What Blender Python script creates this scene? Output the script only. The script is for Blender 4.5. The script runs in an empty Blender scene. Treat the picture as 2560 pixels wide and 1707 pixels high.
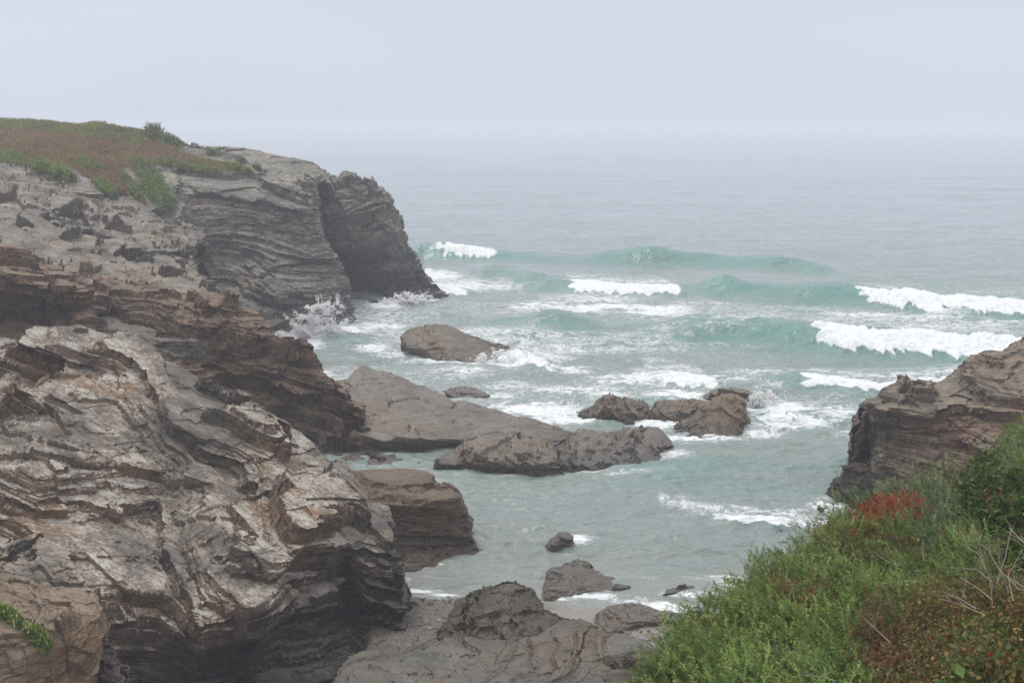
import bpy, math, random
import numpy as np
from mathutils import Vector

# ------------------------------------------------------------------ camera, sky, sun, exposure
SC = bpy.context.scene
COL = SC.collection
PITCH = math.radians(9.97)
FPX, CX, CY, CAMZ = 3090.0, 1280.0, 853.5, 16.0
cam = bpy.data.cameras.new('camera')
cam.sensor_width = 36.0
cam.lens = FPX / 2560 * 36
cam.clip_start = 0.1
cam.clip_end = 60000
co = bpy.data.objects.new('camera', cam)
co.location = (0, 0, CAMZ)
co.rotation_euler = (math.pi / 2 - PITCH, 0, 0)
COL.objects.link(co)
SC.camera = co

SUN_EL, SUN_ROT = math.radians(56), math.radians(-35)
w = bpy.data.worlds.new('World'); SC.world = w; w.use_nodes = True
nt = w.node_tree; nt.nodes.clear()
out = nt.nodes.new('ShaderNodeOutputWorld'); bg = nt.nodes.new('ShaderNodeBackground')
sky = nt.nodes.new('ShaderNodeTexSky'); sky.sky_type = 'NISHITA'; sky.sun_disc = False
sky.sun_elevation = SUN_EL; sky.sun_rotation = SUN_ROT
tc = nt.nodes.new('ShaderNodeTexCoord'); mp = nt.nodes.new('ShaderNodeMapping')
mp.inputs['Scale'].default_value = (1.0, 1.0, 4.0)
nz = nt.nodes.new('ShaderNodeTexNoise'); nz.inputs['Scale'].default_value = 2.2; nz.inputs['Detail'].default_value = 5
cr = nt.nodes.new('ShaderNodeValToRGB')
cr.color_ramp.elements[0].position = 0.3; cr.color_ramp.elements[0].color = (6.35, 6.85, 8.15, 1)
cr.color_ramp.elements[1].position = 0.7; cr.color_ramp.elements[1].color = (6.9, 7.4, 8.55, 1)
mx = nt.nodes.new('ShaderNodeMix'); mx.data_type = 'RGBA'; mx.inputs[0].default_value = 0.93
nt.links.new(tc.outputs['Generated'], mp.inputs['Vector']); nt.links.new(mp.outputs[0], nz.inputs['Vector'])
nt.links.new(nz.outputs['Fac'], cr.inputs[0]); nt.links.new(sky.outputs[0], mx.inputs[6]); nt.links.new(cr.outputs[0], mx.inputs[7])
sx = nt.nodes.new('ShaderNodeSeparateXYZ'); nt.links.new(tc.outputs['Generated'], sx.inputs[0])
mr = nt.nodes.new('ShaderNodeMapRange'); mr.inputs[1].default_value = 0.10; mr.inputs[2].default_value = 0.9; mr.inputs[3].default_value = 1.0; mr.inputs[4].default_value = 1.85
nt.links.new(sx.outputs[2], mr.inputs[0])                 # an overcast sky is brighter overhead than at the horizon
vm = nt.nodes.new('ShaderNodeVectorMath'); vm.operation = 'SCALE'
wb = nt.nodes.new('ShaderNodeMapRange'); wb.inputs[1].default_value = 0.10; wb.inputs[2].default_value = 0.5; nt.links.new(sx.outputs[2], wb.inputs[0])
mz = nt.nodes.new('ShaderNodeMix'); mz.data_type = 'RGBA'; nt.links.new(wb.outputs[0], mz.inputs[0]); mz.inputs[7].default_value = (6.9, 6.75, 6.9, 1)
nt.links.new(mx.outputs[2], mz.inputs[6]); nt.links.new(mz.outputs[2], vm.inputs[0]); nt.links.new(mr.outputs[0], vm.inputs['Scale'])
nt.links.new(vm.outputs[0], bg.inputs['Color']); bg.inputs['Strength'].default_value = 0.1
nt.links.new(bg.outputs[0], out.inputs['Surface'])

sl = bpy.data.lights.new('sun', 'SUN'); sl.energy = 1.5; sl.angle = math.radians(14); sl.color = (1.0, 0.97, 0.92)
so = bpy.data.objects.new('sun', sl); COL.objects.link(so)
_sd = Vector((math.sin(SUN_ROT) * math.cos(SUN_EL), math.cos(SUN_ROT) * math.cos(SUN_EL), math.sin(SUN_EL)))
so.rotation_euler = _sd.to_track_quat('Z', 'Y').to_euler()
SC.view_settings.view_transform = 'Standard'; SC.view_settings.look = 'None'
SC.view_settings.exposure = 0.0; SC.view_settings.gamma = 1.0
SC.cycles.max_bounces = 8; SC.cycles.diffuse_bounces = 6; SC.cycles.volume_bounces = 3; SC.cycles.transparent_max_bounces = 8
SC.cycles.use_denoising = True

# ------------------------------------------------------------------ pixel (of the 2560 px photo) -> world
CP, SP = math.cos(PITCH), math.sin(PITCH)
def tanb(Y):
    v = (CY - np.asarray(Y, float)) / FPX
    return (SP - v * CP) / (CP + v * SP)
def pt(X, Y, d):
    """d real: distance along y; imaginary: the height z the point has"""
    v = (CY - Y) / FPX; u = (X - CX) / FPX
    ry = CP + v * SP; rz = -SP + v * CP
    if isinstance(d, complex):
        D = (d.imag - CAMZ) / (rz / ry)
    else:
        D = d
    return np.array([u / ry * D, D, CAMZ + rz / ry * D])
def proj(P):
    P = np.asarray(P, float)
    x, y, z = P[..., 0], P[..., 1], P[..., 2] - CAMZ
    f = y * CP - z * SP; up = y * SP + z * CP
    return CX + FPX * x / f, CY - FPX * up / f

# ------------------------------------------------------------------ numpy noise
def _h(ix, iy, iz, s):
    with np.errstate(over='ignore'):
        h = (ix.astype(np.uint32) * np.uint32(374761393) + iy.astype(np.uint32) * np.uint32(668265263)
             + iz.astype(np.uint32) * np.uint32(2147483647) + np.uint32((s * 974711 + 13) & 0xffffffff))
        h = (h ^ (h >> np.uint32(13))) * np.uint32(1274126177)
        h = (h ^ (h >> np.uint32(15))) * np.uint32(2246822519)
        h = h ^ (h >> np.uint32(16))
    return h.astype(np.float64) / 4294967295.0
def I(a):
    return np.floor(a).astype(np.int64)
def rnd(a, b, c, s):
    return _h(I(a), I(b), I(c), s)
def vnoise(x, y, z, s=0):
    ix, iy, iz = I(x), I(y), I(z)
    fx, fy, fz = x - ix, y - iy, z - iz
    fx = fx * fx * (3 - 2 * fx); fy = fy * fy * (3 - 2 * fy); fz = fz * fz * (3 - 2 * fz)
    r = 0
    for dx in (0, 1):
        wx = fx if dx else 1 - fx
        for dy in (0, 1):
            wy = fy if dy else 1 - fy
            for dz in (0, 1):
                wz = fz if dz else 1 - fz
                r = r + wx * wy * wz * _h(ix + dx, iy + dy, iz + dz, s)
    return r * 2 - 1
def fbm(x, y, z, s=0, o=4, g=0.5):
    r = 0; a = 1.0; t = 0.0
    for k in range(o):
        r = r + a * vnoise(x, y, z, s + k * 17); t += a
        x = x * 2.03 + 11.3; y = y * 2.03 + 5.7; z = z * 2.03 + 3.1; a *= g
    return r / t
def sstep(a, b, x):
    t = np.clip((x - a) / (b - a), 0, 1); return t * t * (3 - 2 * t)

# ------------------------------------------------------------------ mesh helpers
def link_mesh(name, V, F, mats, parent=None, smooth=False, attrs=None, midx=None):
    V = np.ascontiguousarray(V, dtype=np.float32); F = np.ascontiguousarray(F, dtype=np.int32)
    me = bpy.data.meshes.new(name)
    me.vertices.add(len(V)); me.vertices.foreach_set('co', V.ravel())
    k = F.shape[1]
    me.loops.add(F.size); me.loops.foreach_set('vertex_index', F.ravel())
    me.polygons.add(len(F)); me.polygons.foreach_set('loop_start', np.arange(len(F), dtype=np.int32) * k)
    if midx is not None:
        me.polygons.foreach_set('material_index', np.asarray(midx, dtype=np.int32))
    me.update(calc_edges=True)
    me.polygons.foreach_set('use_smooth', np.full(len(F), smooth))
    for m in (mats if isinstance(mats, (list, tuple)) else [mats]):
        me.materials.append(m)
    for an, av in (attrs or {}).items():
        av = np.asarray(av, dtype=np.float32)
        if av.ndim == 1:
            at = me.attributes.new(an, 'FLOAT', 'POINT'); at.data.foreach_set('value', av)
        else:
            at = me.attributes.new(an, 'FLOAT_COLOR', 'POINT')
            at.data.foreach_set('color', np.concatenate([av, np.ones((len(av), 1), np.float32)], 1).ravel())
    o = bpy.data.objects.new(name, me); COL.objects.link(o)
    if parent is not None:
        o.parent = parent; o.matrix_parent_inverse = parent.matrix_world.inverted() if False else o.matrix_parent_inverse
    return o
def tag(o, label=None, cat=None, group=None, kind=None):
    if label: o['label'] = label
    if cat: o['category'] = cat
    if group: o['group'] = group
    if kind: o['kind'] = kind
    return o
def grid_faces(nu, nv):
    a = np.arange(nu * nv).reshape(nu, nv)
    return np.stack([a[:-1, :-1], a[1:, :-1], a[1:, 1:], a[:-1, 1:]], -1).reshape(-1, 4)

# ------------------------------------------------------------------ node helpers
class NT:
    def __init__(s, name):
        s.m = bpy.data.materials.new(name); s.m.use_nodes = True
        s.t = s.m.node_tree; s.t.nodes.clear()
        s.out = s.t.nodes.new('ShaderNodeOutputMaterial')
    def n(s, typ, **kw):
        x = s.t.nodes.new('ShaderNode' + typ)
        for k, v in kw.items(): setattr(x, k, v)
        return x
    def put(s, sock, v):
        if isinstance(v, bpy.types.NodeSocket): s.t.links.new(v, sock)
        elif v is not None: sock.default_value = v
    def math(s, op, a, b=None, c=None, clamp=False):
        x = s.n('Math', operation=op, use_clamp=clamp)
        s.put(x.inputs[0], a); s.put(x.inputs[1], b); s.put(x.inputs[2], c)
        return x.outputs[0]
    def dot(s, a, vec):
        x = s.n('VectorMath', operation='DOT_PRODUCT'); s.put(x.inputs[0], a); s.put(x.inputs[1], tuple(vec))
        return x.outputs['Value']
    def mix(s, f, a, b, bt='MIX'):
        x = s.n('Mix', data_type='RGBA', blend_type=bt); s.put(x.inputs[0], f)
        for i, v in ((6, a), (7, b)):
            s.put(x.inputs[i], (*v, 1) if isinstance(v, tuple) and len(v) == 3 else v)
        return x.outputs[2]
    def noise(s, vec, scale, detail=4, rough=0.5, dist=0.0):
        x = s.n('TexNoise'); s.put(x.inputs['Vector'], vec); s.put(x.inputs['Scale'], scale)
        x.inputs['Detail'].default_value = detail; x.inputs['Roughness'].default_value = rough
        x.inputs['Distortion'].default_value = dist
        return x.outputs['Fac']
    def ramp(s, f, a, b):
        x = s.n('MapRange', interpolation_type='SMOOTHSTEP'); s.put(x.inputs[0], f)
        x.inputs[1].default_value = a; x.inputs[2].default_value = b
        return x.outputs[0]
    def xyz(s, x, y, z):
        c = s.n('CombineXYZ'); s.put(c.inputs[0], x); s.put(c.inputs[1], y); s.put(c.inputs[2], z); return c.outputs[0]
    def bump(s, h, dist, strength=1.0, nrm=None):
        b = s.n('Bump'); s.put(b.inputs['Height'], h); b.inputs['Distance'].default_value = dist
        b.inputs['Strength'].default_value = strength
        if nrm is not None: s.put(b.inputs['Normal'], nrm)
        return b.outputs[0]
    def attr(s, name):
        return s.n('Attribute', attribute_name=name)
    def bsdf(s, **kw):
        b = s.n('BsdfPrincipled')
        for k, v in kw.items():
            k = k.replace('_', ' ')
            if isinstance(v, tuple) and len(v) == 3: v = (*v, 1)
            s.put(b.inputs[k], v)
        s.t.links.new(b.outputs[0], s.out.inputs['Surface']); return b

def unit(v):
    v = np.array(v, float); return v / np.linalg.norm(v)
def frame(n):
    n = unit(n); a = unit(np.cross([0, 1, 0.0], n)); b = np.cross(n, a); return a, b, n

def rock_mat(name, n, base, alt, pale, rust, rustamt=0.3, paleamt=0.5, wetz=1.2, wetdark=0.35, bump=1.0, fine=1.0, rough=0.64, lay=9.0):
    m = NT(name); a, b, n = frame(n)
    base, alt, pale, rust = [(c[0] * .79, c[1] * .79, c[2] * .725) for c in (base, alt, pale, rust)]
    g = m.n('NewGeometry'); P = g.outputs['Position']
    u, v, q = m.dot(P, a), m.dot(P, b), m.dot(P, n)
    warp = m.noise(P, 0.35, 3)
    q = m.math('ADD', q, m.math('MULTIPLY', warp, 1.1))
    lam = m.noise(m.xyz(m.math('MULTIPLY', u, .5), m.math('MULTIPLY', v, .5), m.math('MULTIPLY', q, lay)), 1.0, 6, 0.62)
    lam2 = m.noise(m.xyz(m.math('MULTIPLY', u, 1.6), m.math('MULTIPLY', v, 1.6), m.math('MULTIPLY', q, 26)), 1.0, 3, 0.6)
    big = m.noise(P, 0.22, 4, 0.55); med = m.noise(P, 1.1, 5, 0.6); fin = m.noise(P, 9.0 * fine, 5, 0.65)
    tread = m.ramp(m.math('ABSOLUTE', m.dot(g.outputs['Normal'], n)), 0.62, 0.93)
    c = m.mix(m.ramp(lam, 0.32, 0.68), base, alt)
    c = m.mix(m.ramp(m.math('ADD', m.math('MULTIPLY', big, .6), m.math('MULTIPLY', med, .4)), 0.50 - .12 * rustamt, 0.66 - .12 * rustamt), c,
              m.mix(m.ramp(lam2, .3, .7), rust, tuple(x * .55 for x in rust)))
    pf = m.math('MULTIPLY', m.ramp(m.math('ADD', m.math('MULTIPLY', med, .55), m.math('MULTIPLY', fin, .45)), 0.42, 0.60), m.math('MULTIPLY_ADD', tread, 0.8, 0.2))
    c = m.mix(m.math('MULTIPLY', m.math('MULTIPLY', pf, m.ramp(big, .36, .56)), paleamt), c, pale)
    c = m.mix(m.ramp(lam2, .66, .80), c, m.mix(0.5, c, pale))
    c = m.mix(m.math('MULTIPLY', m.ramp(lam2, .46, .34), m.math('MULTIPLY_ADD', tread, -.45, .8)), c, tuple(x * .3 for x in base))  # dark laminae, heavier on risers: dark broken edges plus painted cavity shade
    cv = m.n('VectorMath', operation='ADD'); m.put(cv.inputs[0], m.xyz(m.math('MULTIPLY', u, .45), v, m.math('MULTIPLY', q, 1.6)))
    wn = m.n('TexNoise'); m.put(wn.inputs['Vector'], P); wn.inputs['Scale'].default_value = 1.4; wn.inputs['Detail'].default_value = 3
    ws = m.n('VectorMath', operation='SCALE'); m.put(ws.inputs[0], wn.outputs['Color']); ws.inputs['Scale'].default_value = .5; m.put(cv.inputs[1], ws.outputs[0])
    crk = None
    for sc_, th_ in ((.75, .020), (2.1, .030)):
        vo = m.n('TexVoronoi', feature='DISTANCE_TO_EDGE'); m.put(vo.inputs['Vector'], cv.outputs[0]); vo.inputs['Scale'].default_value = sc_ * fine ** .5
        r_ = m.ramp(vo.outputs['Distance'], th_, th_ * .25)
        crk = r_ if crk is None else m.math('MAXIMUM', crk, m.math('MULTIPLY', r_, .6))
    crk = m.math('MULTIPLY', crk, m.ramp(med, .40, .55))
    c = m.mix(m.math('MULTIPLY', crk, .5), c, tuple(x * .22 for x in base))
    # wet, algae-dark band near the waterline
    sep = m.n('SeparateXYZ'); m.put(sep.inputs[0], P)
    wz = m.math('ADD', sep.outputs[2], m.math('MULTIPLY', m.math('SUBTRACT', med, .5), 1.6))
    wet = m.ramp(wz, wetz, wetz * 0.35 - 0.1)
    c = m.mix(m.math('MULTIPLY', wet, 0.85), c, m.mix(1.0, c, (wetdark,) * 3, 'MULTIPLY'))
    ro = m.math('SUBTRACT', m.math('ADD', rough - .08, m.math('MULTIPLY', fin, .15)), m.math('MULTIPLY', wet, 0.3))
    h = m.math('ADD', m.math('MULTIPLY_ADD', crk, -.2, lam), m.math('ADD', m.math('MULTIPLY', lam2, .35), m.math('MULTIPLY', fin, .25)))
    m.bsdf(Base_Color=c, Roughness=ro, Normal=m.bump(h, 0.16 * bump, 0.9), Specular_IOR_Level=0.32)
    return m.m

# ------------------------------------------------------------------ rock builder
JIT = .35
def facet(P, n, size, seed, aniso=1.8):
    """angular broken surface: every Voronoi cell has its own offset and tilt"""
    a, b, n = frame(n)
    q = np.stack([P @ a, P @ b, (P @ n) * aniso], 1) / size
    q = q + .12 * np.stack([vnoise(*(q * 1.7 + k * 9).T, seed + k) for k in range(3)], 1)
    c = np.floor(q - .5); best = np.full(len(P), 1e9); val = np.zeros(len(P))
    for dx in (0, 1):
        for dy in (0, 1):
            for dz in (0, 1):
                ci = c + [dx, dy, dz]; ix, iy, iz = ci.astype(np.int64).T
                h = [_h(ix, iy, iz, seed + 3 + k) for k in range(4)]
                p = ci + np.stack([.15 + .7 * h[0], .15 + .7 * h[1], .15 + .7 * h[2]], 1)
                d = q - p; r = (d ** 2).sum(1)
                v = (h[3] - .5) + .8 * ((h[0] - .5) * d[:, 1] + (h[1] - .5) * d[:, 0] + (h[2] - .5) * d[:, 2])
                m = r < best; best[m] = r[m]; val[m] = v[m]
    return val
def strata(P, N, n, scales, seed, warp=0.25):
    a, b, n = frame(n)
    D0 = np.zeros(len(P))
    for k, (T, B, A, ter) in enumerate(scales):
        x, y, z = P.T
        w_ = P @ n + warp * fbm(x * .25, y * .25, z * .25, seed, 3)
        u0 = P @ a; v0 = P @ b
        th = 0.5 + .3 * k
        u = u0 * math.cos(th) + v0 * math.sin(th); v = v0 * math.cos(th) - u0 * math.sin(th)
        u = u + B * .10 * vnoise(x / B * .9, y / B * .9, z / B * .9, seed + 5); v = v + B * .10 * vnoise(x / B * .9 + 9, y / B * .9, z / B * .9, seed + 6)
        c0 = _h(I(u / (B * 1.3)), I(v / (B * .8)), I(u0 * 0), seed + 19 * k)
        q = w_ / T + .42 * np.sin(w_ / T * 1.7 + seed) + .2 * np.sin(w_ / T * 4.1) + (c0 - .5) * JIT
        L = np.floor(q); f = q - L
        ju = rnd(L, L * 0, L * 0, seed + k) * 7; jv = rnd(L, L * 0 + 3, L * 0, seed + k) * 7
        cu, cv = np.floor(u / B + ju), np.floor(v / (B * .7) + jv)
        r = _h(I(cu), I(cv), I(L), seed + 31 * k)
        rl = _h(I(L), I(L * 0), I(L * 0), seed + 77 * k)
        Nh = N - np.outer(N @ n, n); mag = np.linalg.norm(Nh, axis=1); mag1 = np.maximum(mag, 1e-6)
        P = P + (Nh / mag1[:, None]) * (A * ((r * .6 + rl * .4) - .5) * np.minimum(1, mag * 2.0))[:, None]
        if ter:
            # flats with steep risers; the height within a layer varies from block to block
            s = np.clip((f - .82) / .18, 0, 1)
            P = P + np.outer((s - f + .28) * T * ter + (r - .5) * T * .22 * ter, n)
    return P
def rock(name, secs, mat, n, scales, seed=1, back=((3.0, -1.5), (5.0, -6.0)), wrapL=None, wrapR=None, px=1.15, rough=0.12, cr=0.5,
         label=None, cat='rock', group=None, rfreq=0.5, warp=0.25, bottom=1.5, kind=None, post=None, fac=None):
    S = [np.array([pt(*p) for p in s]) for s in secs]
    S = [np.vstack([[s[0] + [0, d, z] for d, z in back[::-1]], s, [s[-1] + [0, .1, -bottom]]]) if back else np.vstack([s, [s[-1] + [0, .1, -bottom]]]) for s in S]
    nb = len(back) if back else 0
    if wrapR: S += [S[-1] + np.array(d) for d in wrapR]
    if wrapL: S = [S[0] + np.array(d) for d in wrapL[::-1]] + S
    G = np.stack(S)                                        # (sections, points, 3)
    XY = np.stack(proj(G), -1) / 2.5
    nu = []; 
    L0 = len(wrapL) if wrapL else 0; R0 = len(wrapR) if wrapR else 0
    for i in range(len(G) - 1):
        d = np.max(np.linalg.norm(XY[i + 1, nb:-1] - XY[i, nb:-1], axis=-1)) / px
        if i < L0 or i >= len(G) - 1 - R0: d = max(10, min(d, 40))
        nu.append(int(np.clip(d, 4, 260)))
    nv = []
    for j in range(G.shape[1] - 1):
        d = np.max(np.linalg.norm(XY[:, j + 1] - XY[:, j], axis=-1)) / px
        if j < nb: d = min(max(d, 12), 40)
        nv.append(int(np.clip(d, 4, 200)))
    def interp(A, cnt):
        o = []
        for i, c in enumerate(cnt):
            p0 = A[max(i - 1, 0)]; p1 = A[i]; p2 = A[i + 1]; p3 = A[min(i + 2, len(A) - 1)]
            t = (np.arange(c) / c).reshape(-1, *([1] * (A.ndim - 1)))
            lin = p1 * (1 - t) + p2 * t
            crs = .5 * (2 * p1 + (p2 - p0) * t + (2 * p0 - 5 * p1 + 4 * p2 - p3) * t ** 2 + (3 * p1 - p0 - 3 * p2 + p3) * t ** 3)
            o.append(lin * (1 - cr) + crs * cr)
        o.append(A[-1:]); return np.concatenate(o)
    Gd = interp(G, nu); Gd = interp(Gd.transpose(1, 0, 2), nv).transpose(1, 0, 2)
    NU, NV = Gd.shape[:2]
    du = np.gradient(Gd, axis=0); dv = np.gradient(Gd, axis=1)
    N = np.cross(dv, du); ln = np.linalg.norm(N, axis=-1, keepdims=True); N = N / np.maximum(ln, 1e-9)
    for _ in range(3):
        N[1:-1] = (N[:-2] + N[1:-1] * 2 + N[2:]) / 4; N[:, 1:-1] = (N[:, :-2] + N[:, 1:-1] * 2 + N[:, 2:]) / 4
    N /= np.maximum(np.linalg.norm(N, axis=-1, keepdims=True), 1e-9)
    P = Gd.reshape(-1, 3); N = N.reshape(-1, 3)
    P0_ = P
    P = P + N * (rough * fbm(P[:, 0] * rfreq, P[:, 1] * rfreq, P[:, 2] * rfreq * 1.6, seed, 4))[:, None]
    if scales:
        f1 = rough * 1.0 if fac is None else fac; s1 = .9 / rfreq
        P = P + N * (f1 * facet(P0_, n, s1, seed) + f1 * .45 * facet(P0_, n, s1 * .4, seed + 9) + f1 * .2 * facet(P0_, n, s1 * .17, seed + 19))[:, None]
    P = strata(P, N, n, scales, seed, warp)
    if post: P = post(P, N)
    o = link_mesh(name, P, grid_faces(NU, NV)[:, ::-1], mat)
    return tag(o, label, cat, group, kind)
# ------------------------------------------------------------------ rock materials
N_FAR = (0.13, -0.14, 0.98); N_C = (0.24, -0.05, 0.97); N_D = (0.42, -0.08, 0.90)
N_G = (0.28, -0.22, 0.93); N_L = (-0.06, -0.10, 0.99); N_A = (-0.25, -0.15, 0.95)
GREY = dict(base=(.10, .095, .085), alt=(.20, .19, .17), pale=(.42, .40, .35), rust=(.26, .17, .10))
M_FAR = rock_mat('grey_slate_far', N_FAR, rustamt=.05, paleamt=.7, wetz=4.5, wetdark=.38, bump=1.6, fine=.5, lay=5.0, **GREY)
M_HEAD = rock_mat('grey_slate_headland', N_A, rustamt=.05, paleamt=.75, wetz=5.5, wetdark=.38, bump=1.8, fine=.5, lay=4.0, **GREY)
M_MIDR = rock_mat('grey_slate_slope', (0.2, -.2, .96), rustamt=.35, paleamt=.65, wetz=1, bump=1.4, fine=.5, lay=5.0,
                  base=(.10, .09, .08), alt=(.20, .182, .162), pale=(.38, .36, .325), rust=(.30, .20, .13))
M_BROWN = rock_mat('brown_slate', N_C, base=(.115, .075, .05), alt=(.225, .155, .105), pale=(.38, .30, .23), rust=(.23, .115, .055),
                   rustamt=.45, paleamt=.45, wetz=3.2, wetdark=.30, bump=1.3, fine=.7, lay=7.0)
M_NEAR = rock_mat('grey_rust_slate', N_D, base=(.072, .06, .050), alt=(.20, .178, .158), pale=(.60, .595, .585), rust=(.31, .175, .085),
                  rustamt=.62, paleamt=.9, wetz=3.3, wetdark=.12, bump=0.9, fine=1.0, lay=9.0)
M_BLOCK = rock_mat('pale_brown_slate', (0.25, -.3, .92), base=(.17, .125, .09), alt=(.28, .22, .165), pale=(.38, .34, .29), rust=(.29, .17, .095),
                   rustamt=.5, paleamt=.55, wetz=.5, bump=.5, fine=1.2, lay=3.5)
M_BLACK = rock_mat('black_slate', N_D, base=(.025, .02, .024), alt=(.05, .04, .04), pale=(.3, .26, .24), rust=(.12, .07, .05), rustamt=.1, paleamt=.25, wetz=.5, bump=.6, fine=2)
M_WETB = rock_mat('wet_brown_slate', (0.12, -.03, .99), base=(.11, .082, .055), alt=(.18, .135, .088), pale=(.21, .17, .125), rust=(.17, .105, .05),
                  rustamt=.4, paleamt=.35, wetz=1.9, wetdark=.38, bump=.8, fine=1, lay=5, rough=.6)
M_REEF = rock_mat('wet_grey_slate', N_G, base=(.15, .125, .105), alt=(.22, .20, .18), pale=(.30, .28, .255), rust=(.26, .17, .095),
                  rustamt=.22, paleamt=.5, wetz=1.0, wetdark=.45, bump=.7, fine=.8, lay=5, rough=.5)
M_SEAR = rock_mat('sea_rock_slate', (.2, -.1, .97), base=(.135, .11, .088), alt=(.21, .17, .135), pale=(.27, .22, .18), rust=(.24, .155, .08),
                  rustamt=.3, paleamt=.4, wetz=.8, wetdark=.5, bump=.7, fine=.8, lay=5, rough=.5)
M_PAVE = rock_mat('smooth_wet_slate', (.22, -.05, .975), base=(.062, .058, .05), alt=(.145, .135, .115), pale=(.18, .165, .145), rust=(.17, .11, .06),
                  rustamt=.25, paleamt=.5, wetz=.3, wetdark=.8, bump=.35, fine=1, lay=5, rough=.32)
M_RIGHT = rock_mat('laminated_brown_slate', N_L, base=(.085, .068, .053), alt=(.21, .178, .145), pale=(.42, .385, .335), rust=(.28, .15, .08),
                   rustamt=.3, paleamt=.5, wetz=1.5, wetdark=.4, bump=1.2, fine=.8, lay=8)
M_DARK = rock_mat('dark_slate', N_C, base=(.06, .048, .04), alt=(.11, .085, .068), pale=(.2, .16, .13), rust=(.13, .08, .05), rustamt=.1, paleamt=.3, wetz=1.2, wetdark=.5, bump=1)

R3 = [(-.4, 3.0, -.4), (-2.5, 9.0, -3.0)]
RW = [(.3, 1.2, -.1), (-.2, 4.0, -.8), (-1.5, 9.0, -5)]
LW = [(-1.2, 8.0, -4), (-.2, 2.5, -.3)]

headland = rock('headland_cliff', [
    [(770, 447, 122), (770, 520, 119), (770, 600, 118), (790, 680, 117), (800, 720, 117), (820, 745, 117), (830, 752, 0j)],
    [(820, 440, 122), (820, 480, 119), (815, 540, 117), (820, 600, 118), (830, 680, 121), (840, 720, 121), (850, 752, 0j)],
    [(859, 439, 122), (865, 490, 118.5), (870, 560, 116), (870, 620, 116), (875, 680, 121), (890, 720, 121), (900, 755, 0j)],
    [(926, 459, 121), (925, 500, 118), (925, 560, 116), (925, 620, 115), (930, 690, 117), (940, 720, 118), (955, 757, 0j)],
    [(946, 480, 120), (955, 510, 118), (965, 560, 116), (975, 620, 114.5), (975, 680, 114), (980, 715, 114), (1000, 755, 0j)],
    [(977, 523, 120), (980, 550, 118), (992, 590, 117), (1003, 640, 115), (1015, 680, 114), (1025, 715, 114), (1050, 753, 0j)],
    [(1000, 600, 119), (1010, 636, 118), (1036, 664, 117), (1043, 691, 116), (1058, 715, 115), (1073, 725, 115), (1095, 750, 0j)],
    [(1098, 735, 116.6), (1102, 737, 116.3), (1106, 739, 116), (1110, 741, 115.8), (1113, 743, 115.6), (1116, 745, 115.4), (1118, 748, 0j)],
], M_HEAD, N_A, [(2.6, 5.5, 1.3, .4), (.9, 3.0, .7, .5), (.35, 1.8, .3, .4)], fac=.45, seed=3, wrapR=[(-2, 3, -1), (-6, 8, -6)], rough=.5, rfreq=.22, warp=2.0,
    back=((6, -1), (10, -9)), label='farthest grey headland cliff with dark sea caves, jutting into the open sea', cat='cliff')

far_cliff = rock('grassy_cliff', [
    [(-260, 300, 142), (-260, 350, 118), (-260, 415, 96), (-260, 480, 88), (-260, 560, 84), (-260, 640, 82), (-260, 740, 80), (-260, 860, 78)],
    [(-80, 309, 140), (-80, 350, 118), (-80, 415, 96), (-80, 480, 88), (-80, 560, 84), (-80, 640, 82), (-80, 740, 80), (-80, 860, 78)],
    [(92, 313, 138), (92, 355, 116), (92, 430, 95), (92, 500, 88), (92, 560, 85), (92, 640, 84), (92, 740, 82), (92, 860, 78)],
    [(180, 315, 135), (185, 360, 116), (200, 450, 94), (200, 500, 90), (200, 560, 87), (200, 640, 86), (200, 740, 84), (200, 860, 80)],
    [(259, 321, 132), (265, 370, 114), (285, 470, 93.5), (290, 520, 90), (300, 580, 88), (310, 660, 88), (310, 740, 87), (310, 860, 84)],
    [(320, 333, 129), (330, 375, 115), (345, 430, 102), (370, 500, 94), (390, 560, 92), (400, 660, 92), (400, 740, 91), (400, 850, 88)],
    [(385, 346, 127), (385, 380, 117), (395, 412, 109), (425, 465, 100), (445, 530, 95.5), (450, 620, 95.5), (450, 720, 94), (450, 840, 90)],
    [(459, 369, 124), (458, 392, 116.5), (455, 415, 110.5), (462, 450, 106), (478, 540, 102), (485, 640, 100.5), (485, 740, 97.5), (480, 860, 91.5)],
    [(545, 384, 122), (545, 405, 116), (545, 428, 110), (545, 470, 106.5), (550, 560, 104), (555, 660, 102), (560, 760, 97), (565, 870, 91)],
    [(615, 389, 120), (620, 415, 114), (635, 450, 109), (640, 500, 105.5), (640, 570, 104.5), (650, 660, 101), (655, 750, 96.5), (660, 860, 91)],
    [(677, 399, 119), (690, 420, 113), (705, 452, 107), (700, 510, 104), (690, 580, 102.8), (690, 660, 100), (700, 750, 96), (712, 834, 0j)],
    [(735, 409, 116), (740, 436, 110), (750, 455, 105), (748, 520, 103), (745, 600, 101.8), (750, 680, 99.5), (765, 750, 97), (790, 822, 0j)],
    [(764, 421, 112), (768, 440, 108.5), (772, 456, 104.8), (772, 515, 103), (770, 590, 101.6), (800, 670, 100.5), (825, 740, 98.5), (845, 812, 0j)],
    [(784, 450, 106), (786, 455, 105.5), (787, 465, 105), (791, 509, 104), (789, 561, 103), (829, 645, 101.5), (866, 705, 101), (882, 806, 0j)],
], M_FAR, N_FAR, [(2.4, 6.5, .8, .3), (.8, 4.0, .5, .5), (.34, 2.4, .3, .6), (.17, 1.3, .2, .5)], seed=11, wrapR=[(-.5, 2, -.2), (-3, 6, -1), (-6, 10, -8)], rough=.35, rfreq=.18, fac=.2, warp=.3,
    back=((8, -.3), (30, -12)), label='tall grey layered cliff with brown and green turf on its top', cat='cliff')

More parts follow.
